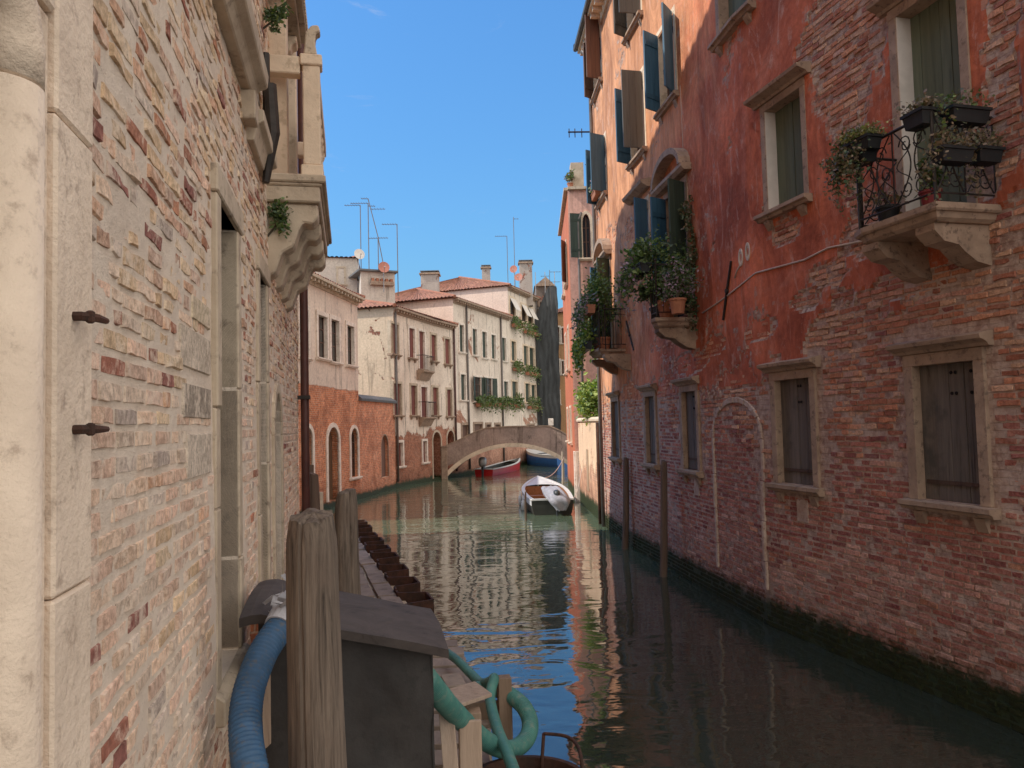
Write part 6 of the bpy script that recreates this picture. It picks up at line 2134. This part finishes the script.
# ------------------------------------------------------------------ hoses
def smooth_path(pts, k=8):
    out = []
    P_ = [pts[0]] + pts + [pts[-1]]
    for i in range(1, len(P_) - 2):
        p0, p1, p2, p3 = P_[i - 1], P_[i], P_[i + 1], P_[i + 2]
        for q in range(k):
            t = q / k
            out.append(.5 * ((2 * p1) + (p2 - p0) * t + (2 * p0 - 5 * p1 + 4 * p2 - p3) * t * t + (3 * p1 - p0 - 3 * p2 + p3) * t ** 3))
    out.append(pts[-1])
    return out


def hose(pts, r, mat, name, label, cat, ribs=.0, pitch=.018, grp=None, n=16):
    pts = smooth_path(pts, 10)
    # resample
    L = [0]
    for a, b in zip(pts, pts[1:]): L.append(L[-1] + (b - a).length)
    step = pitch / 4 if ribs else .03
    m_ = int(L[-1] / step)
    out, j = [], 0
    for i in range(m_ + 1):
        s = i * step
        while j < len(L) - 2 and L[j + 1] < s: j += 1
        out.append(pts[j].lerp(pts[j + 1], (s - L[j]) / max(1e-6, L[j + 1] - L[j])))
    rr_ = [r * (1 + ribs * math.sin(2 * PI * i / 4)) for i in range(len(out))] if ribs else [r] * len(out)
    g = Geo(); g.tube(out, rr_, n)
    o = g.build(name, M[mat], None, smooth=True, label=label, cat=cat, group=grp)
    return out


bh = hose([at(286, 617, 4.18), at(278, 630, 4.10), at(262, 655, 3.95), at(248, 695, 3.75), at(246, 738, 3.55), at(254, 785, 3.4), at(272, 850, 3.35), at(290, 930, 3.4)], .073, 'hose_blue', 'suction_hose', 'thick ribbed blue hose curving down from the pump box', 'hose', .05, .024)
g = Geo()
e0, e1 = at(286, 617, 4.18), at(276, 633, 4.08)
e2 = e0 + (e0 - e1) * 1.3
g.tube([e1.lerp(e0, .3), e0, e2], [.082, .088, .08], 18)
rr_ = random.Random(8)
for k in range(26):
    c = e0.lerp(e2, rr_.random()) + V((rr_.uniform(-.06, .06), rr_.uniform(-.07, .0), rr_.uniform(-.05, .09)))
    d = V((rr_.uniform(-1, 1), rr_.uniform(-1, 1), rr_.uniform(-1, .6))).normalized() * .07
    s = V((rr_.uniform(-1, 1), rr_.uniform(-1, 1), rr_.uniform(-1, 1))).normalized() * .05
    g.add([c, c + d + s, c + d * 1.6, c + d - s], [(0, 1, 2, 3)])
g.build('hose_wrap', M['cloth_white'], None, label='white rag wrapped round the upper end of the blue hose', cat='rag', fix=False)
hose([at(446, 652, 8.8), at(457, 660, 8.4), at(470, 673, 8.0), at(481, 683, 7.6), at(491, 681, 7.25), at(494, 679, 7.0), at(490, 698, 6.8), at(497, 728, 6.3), at(508, 755, 5.9), at(518, 785, 5.5), at(526, 830, 5.1)], .046, 'hose_teal', 'water_hose', 'smooth slim teal hose looped over the post by the water', 'hose', 0, grp='teal hoses by the water')
hose([at(425, 678, 4.72), at(440, 696, 5.05), at(453, 711, 5.4), at(478, 735, 5.9), at(497, 747, 6.2), at(514, 749, 6.45), at(527, 738, 6.7), at(530, 722, 6.9), at(523, 706, 7.05), at(508, 694, 7.2), at(495, 689, 7.35), at(480, 689, 7.5), at(466, 694, 7.5)], .072, 'hose_teal', 'water_hose', 'thick ribbed teal hose in a loop beside the timber trestle', 'hose', .03, .026, grp='teal hoses by the water')

# ------------------------------------------------------------------ timber trestle, rusty tub, odds and ends
ts = empty('timber_trestle', at(472, 760, 5.7), 'new timber trestle post with square cap board by the water', 'trestle')
c = at(466, 700, 5.75)
g = Geo()
g.obox(at(444, 694, 5.95), at(475, 684.5, 6.35) - at(444, 694, 5.95), at(460, 708, 5.55) - at(444, 694, 5.95), V((0, 0, .028)))
g.build('cap_board', M['timber'], ts, bevel=.004)
g = Geo()
p = at(471, 712, 5.7); g.obox(V((p.x - .075, 5.66, .1)), V((.15, .02, 0)), V((-.02, .13, 0)), V((0, 0, p.z - .1)), (.75, .7, .65)); g.build('post', M['timber'], ts, bevel=.004)
g = Geo()
p = at(470, 722, 5.5); g.obox(V((p.x - .085, 5.5, .0)), V((.155, .02, 0)), V((-.01, .035, 0)), V((.01, .0, p.z)), (1.1, 1.08, 1.05)); g.build('board', M['timber'], ts, bevel=.004)
p = at(447, 690, 6.5)
g = Geo(); g.obox(p, V((.16, .05, 0)), V((-.08, .3, 0)), V((0, 0, .03))); g.build('board', M['planks'], ts, bevel=.004)
p = at(449, 718, 5.3)
g = Geo(); g.obox(V((p.x - .02, 5.3, .25)), V((.10, .03, 0)), V((.0, .03, 0)), V((-.06, .1, p.z - .25))); g.build('board', M['timber'], ts, bevel=.004)
p = at(505, 679, 7.1)
po = empty('timber_post', V((p.x, 7.1, 0)), 'dark square timber post standing in the water behind the teal hose', 'post')
g = Geo(); g.obox(V((p.x - .06, 7.1, -.6)), V((.12, .02, 0)), V((-.02, .12, 0)), V((0, 0, p.z + .6)), (.55, .5, .45)); g.build('post', M['timber'], po, bevel=.005)
g = Geo(); g.obox(V((p.x - .5, 7.18, .30)), V((.44, .02, 0)), V((0, .05, 0)), V((0, 0, .16)), (.4, .37, .33)); g.build('brace', M['timber'], po)
tb = empty('steel_tub', (.08, 5.9, 0), 'rusty round steel tub with a tubular handle, half afloat', 'tub')
g = Geo()
g.lathe([(.30, -.3), (.42, -.1), (.45, .30), (.47, .33), (.47, .36), (.43, .36), (.42, .3), (.40, .05), (.0, .03)], (.04, 5.82, 0), 40)
g.build('shell', M['rust'], tb)
g = Geo()
h1, h2 = V((.30, 6.12, .3)), V((.44, 5.72, .3))
g.tube(smooth_path([h1 + V((-.12, .05, .27)), h1 + V((.04, -.03, .28)), (h1 + h2) / 2 + V((.05, .03, .27)), h2 + V((0, .04, .22)), h2 + V((0, 0, 0)), h2 - V((0, 0, .1))], 6), .014, 8)
g.tube([h1 + V((-.12, .05, .27)), h1 + V((-.14, .06, .05)), h1 + V((-.14, .06, -.1))], .014, 8)
g.build('handle', M['rust'], tb, smooth=True)
g = Geo()
for k in range(30):
    p = V((.04 + R.uniform(-.3, .3), 5.82 + R.uniform(-.28, .28), .05)); g.tube([p, p + V((R.uniform(-.15, .15), R.uniform(-.15, .15), R.uniform(.03, .14)))], R.uniform(.004, .012), 5, col=(1.6, 1.5, 1.4))
g.build('debris', M['rust'], tb)
p = at(268, 748, 4.2)
g = Geo()
vs = [V((p.x + .0, 4.1, .27)), V((p.x + .22, 4.05, .27)), V((p.x + .26, 4.4, .27)), V((p.x - .02, 4.45, .27))]
g.hexa(vs + [v + V((-.03, .02, .42 + .06 * k)) for k, v in enumerate(vs)])
g.build('stone_block', M['stone_white'], None, bevel=.03, label='pale rough stone block beside the blue hose on the quay', cat='stone')
p = at(278, 700, 5.5)
pw2 = Wall([(p.x - .22, 5.3), (p.x + .12, 5.37), (p.x + .05, 5.75), (p.x - .3, 5.7), (p.x - .22, 5.301)], -1)
g = Geo(); wall_sheet(g, pw2, .2, 1.75, .2); g.build('brick_pier', M['court_brick'], None, label='low crumbling brick pier behind the thick pole', cat='pier', fix=False)
g = Geo()
p = at(321, 492, 12.5)
g.tube([V((p.x, 12.5, .24)), p], .035, 8); g.box(p - V((.06, 0, .25)), (.16, .1, .14)); g.box(p - V((0, 0, .7)), (.12, .1, .3))
g.build('water_tap_post', M['ceramic'], None, label='small pale stand with fittings beside the dark posts', cat='post')

# ================================================================== LIGHT
SUN_AZ, SUN_EL = math.atan2(-.982, -.19), math.radians(45)     # direction to the sun, from +y clockwise
w = bpy.data.worlds.new('World')
bpy.context.scene.world = w
w.use_nodes = True
nt = w.node_tree
sky = nt.nodes.new('ShaderNodeTexSky')
sky.sky_type = 'NISHITA'
sky.sun_disc = False
sky.sun_elevation = SUN_EL
sky.sun_rotation = SUN_AZ
sky.air_density = 2.0
sky.dust_density = 1.2
sky.ozone_density = 4.5
tint = nt.nodes.new('ShaderNodeMix'); tint.data_type = 'RGBA'; tint.blend_type = 'MULTIPLY'
tint.inputs[0].default_value = 1
tint.inputs[7].default_value = (.36, .76, 1.30, 1)
nt.links.new(sky.outputs[0], tint.inputs[6])
# cloud bank added to the unseen sky behind, filling the shaded walls; blue ahead
n = N(nt)
dirv = n.n('ShaderNodeTexCoord').outputs['Generated']
dp = n.n('ShaderNodeVectorMath', operation='DOT_PRODUCT'); n.put(dp.inputs[0], dirv); dp.inputs[1].default_value = (.74, -.56, .37)
cn = n.noise(dirv, 2.6, 7, .6, .3)
cm_ = n.ramp(n.math('ADD', dp.outputs['Value'], n.math('MULTIPLY', n.math('SUBTRACT', cn, .5), 1.3)), .12, .36)
wn = n.noise(n.scale(dirv, (2.2, 1.4, 9)), 2.4, 8, .7, 1.4)
wisp = n.math('MULTIPLY', n.ramp(wn, .60, .80), .22)
cld = n.mix(n.ramp(cn, .35, .7), (8, 7.6, 7.1), (12.6, 11.9, 11.0))
skyc = n.mix(wisp, tint.outputs[2], (5.0, 5.0, 5.0))
nt.links.new(n.mix(cm_, skyc, cld), nt.nodes['Background'].inputs[0])
nt.nodes['Background'].inputs[1].default_value = .15
sl_ = bpy.data.lights.new('sun', 'SUN')
sl_.energy = 5.0
sl_.angle = math.radians(.53)
sl_.color = (1, .92, .80)
so = bpy.data.objects.new('sun', sl_)
C.objects.link(so)
sd = V((math.sin(SUN_AZ) * math.cos(SUN_EL), math.cos(SUN_AZ) * math.cos(SUN_EL), math.sin(SUN_EL)))
so.rotation_euler = (-sd).to_track_quat('-Z', 'Y').to_euler()
sc = bpy.context.scene
sc.view_settings.view_transform = 'Standard'
sc.view_settings.look = 'None'
sc.view_settings.exposure = 0
sc.view_settings.gamma = 1.15
sc.cycles.use_denoising = True
sc.cycles.max_bounces = 8
sc.cycles.diffuse_bounces = 5
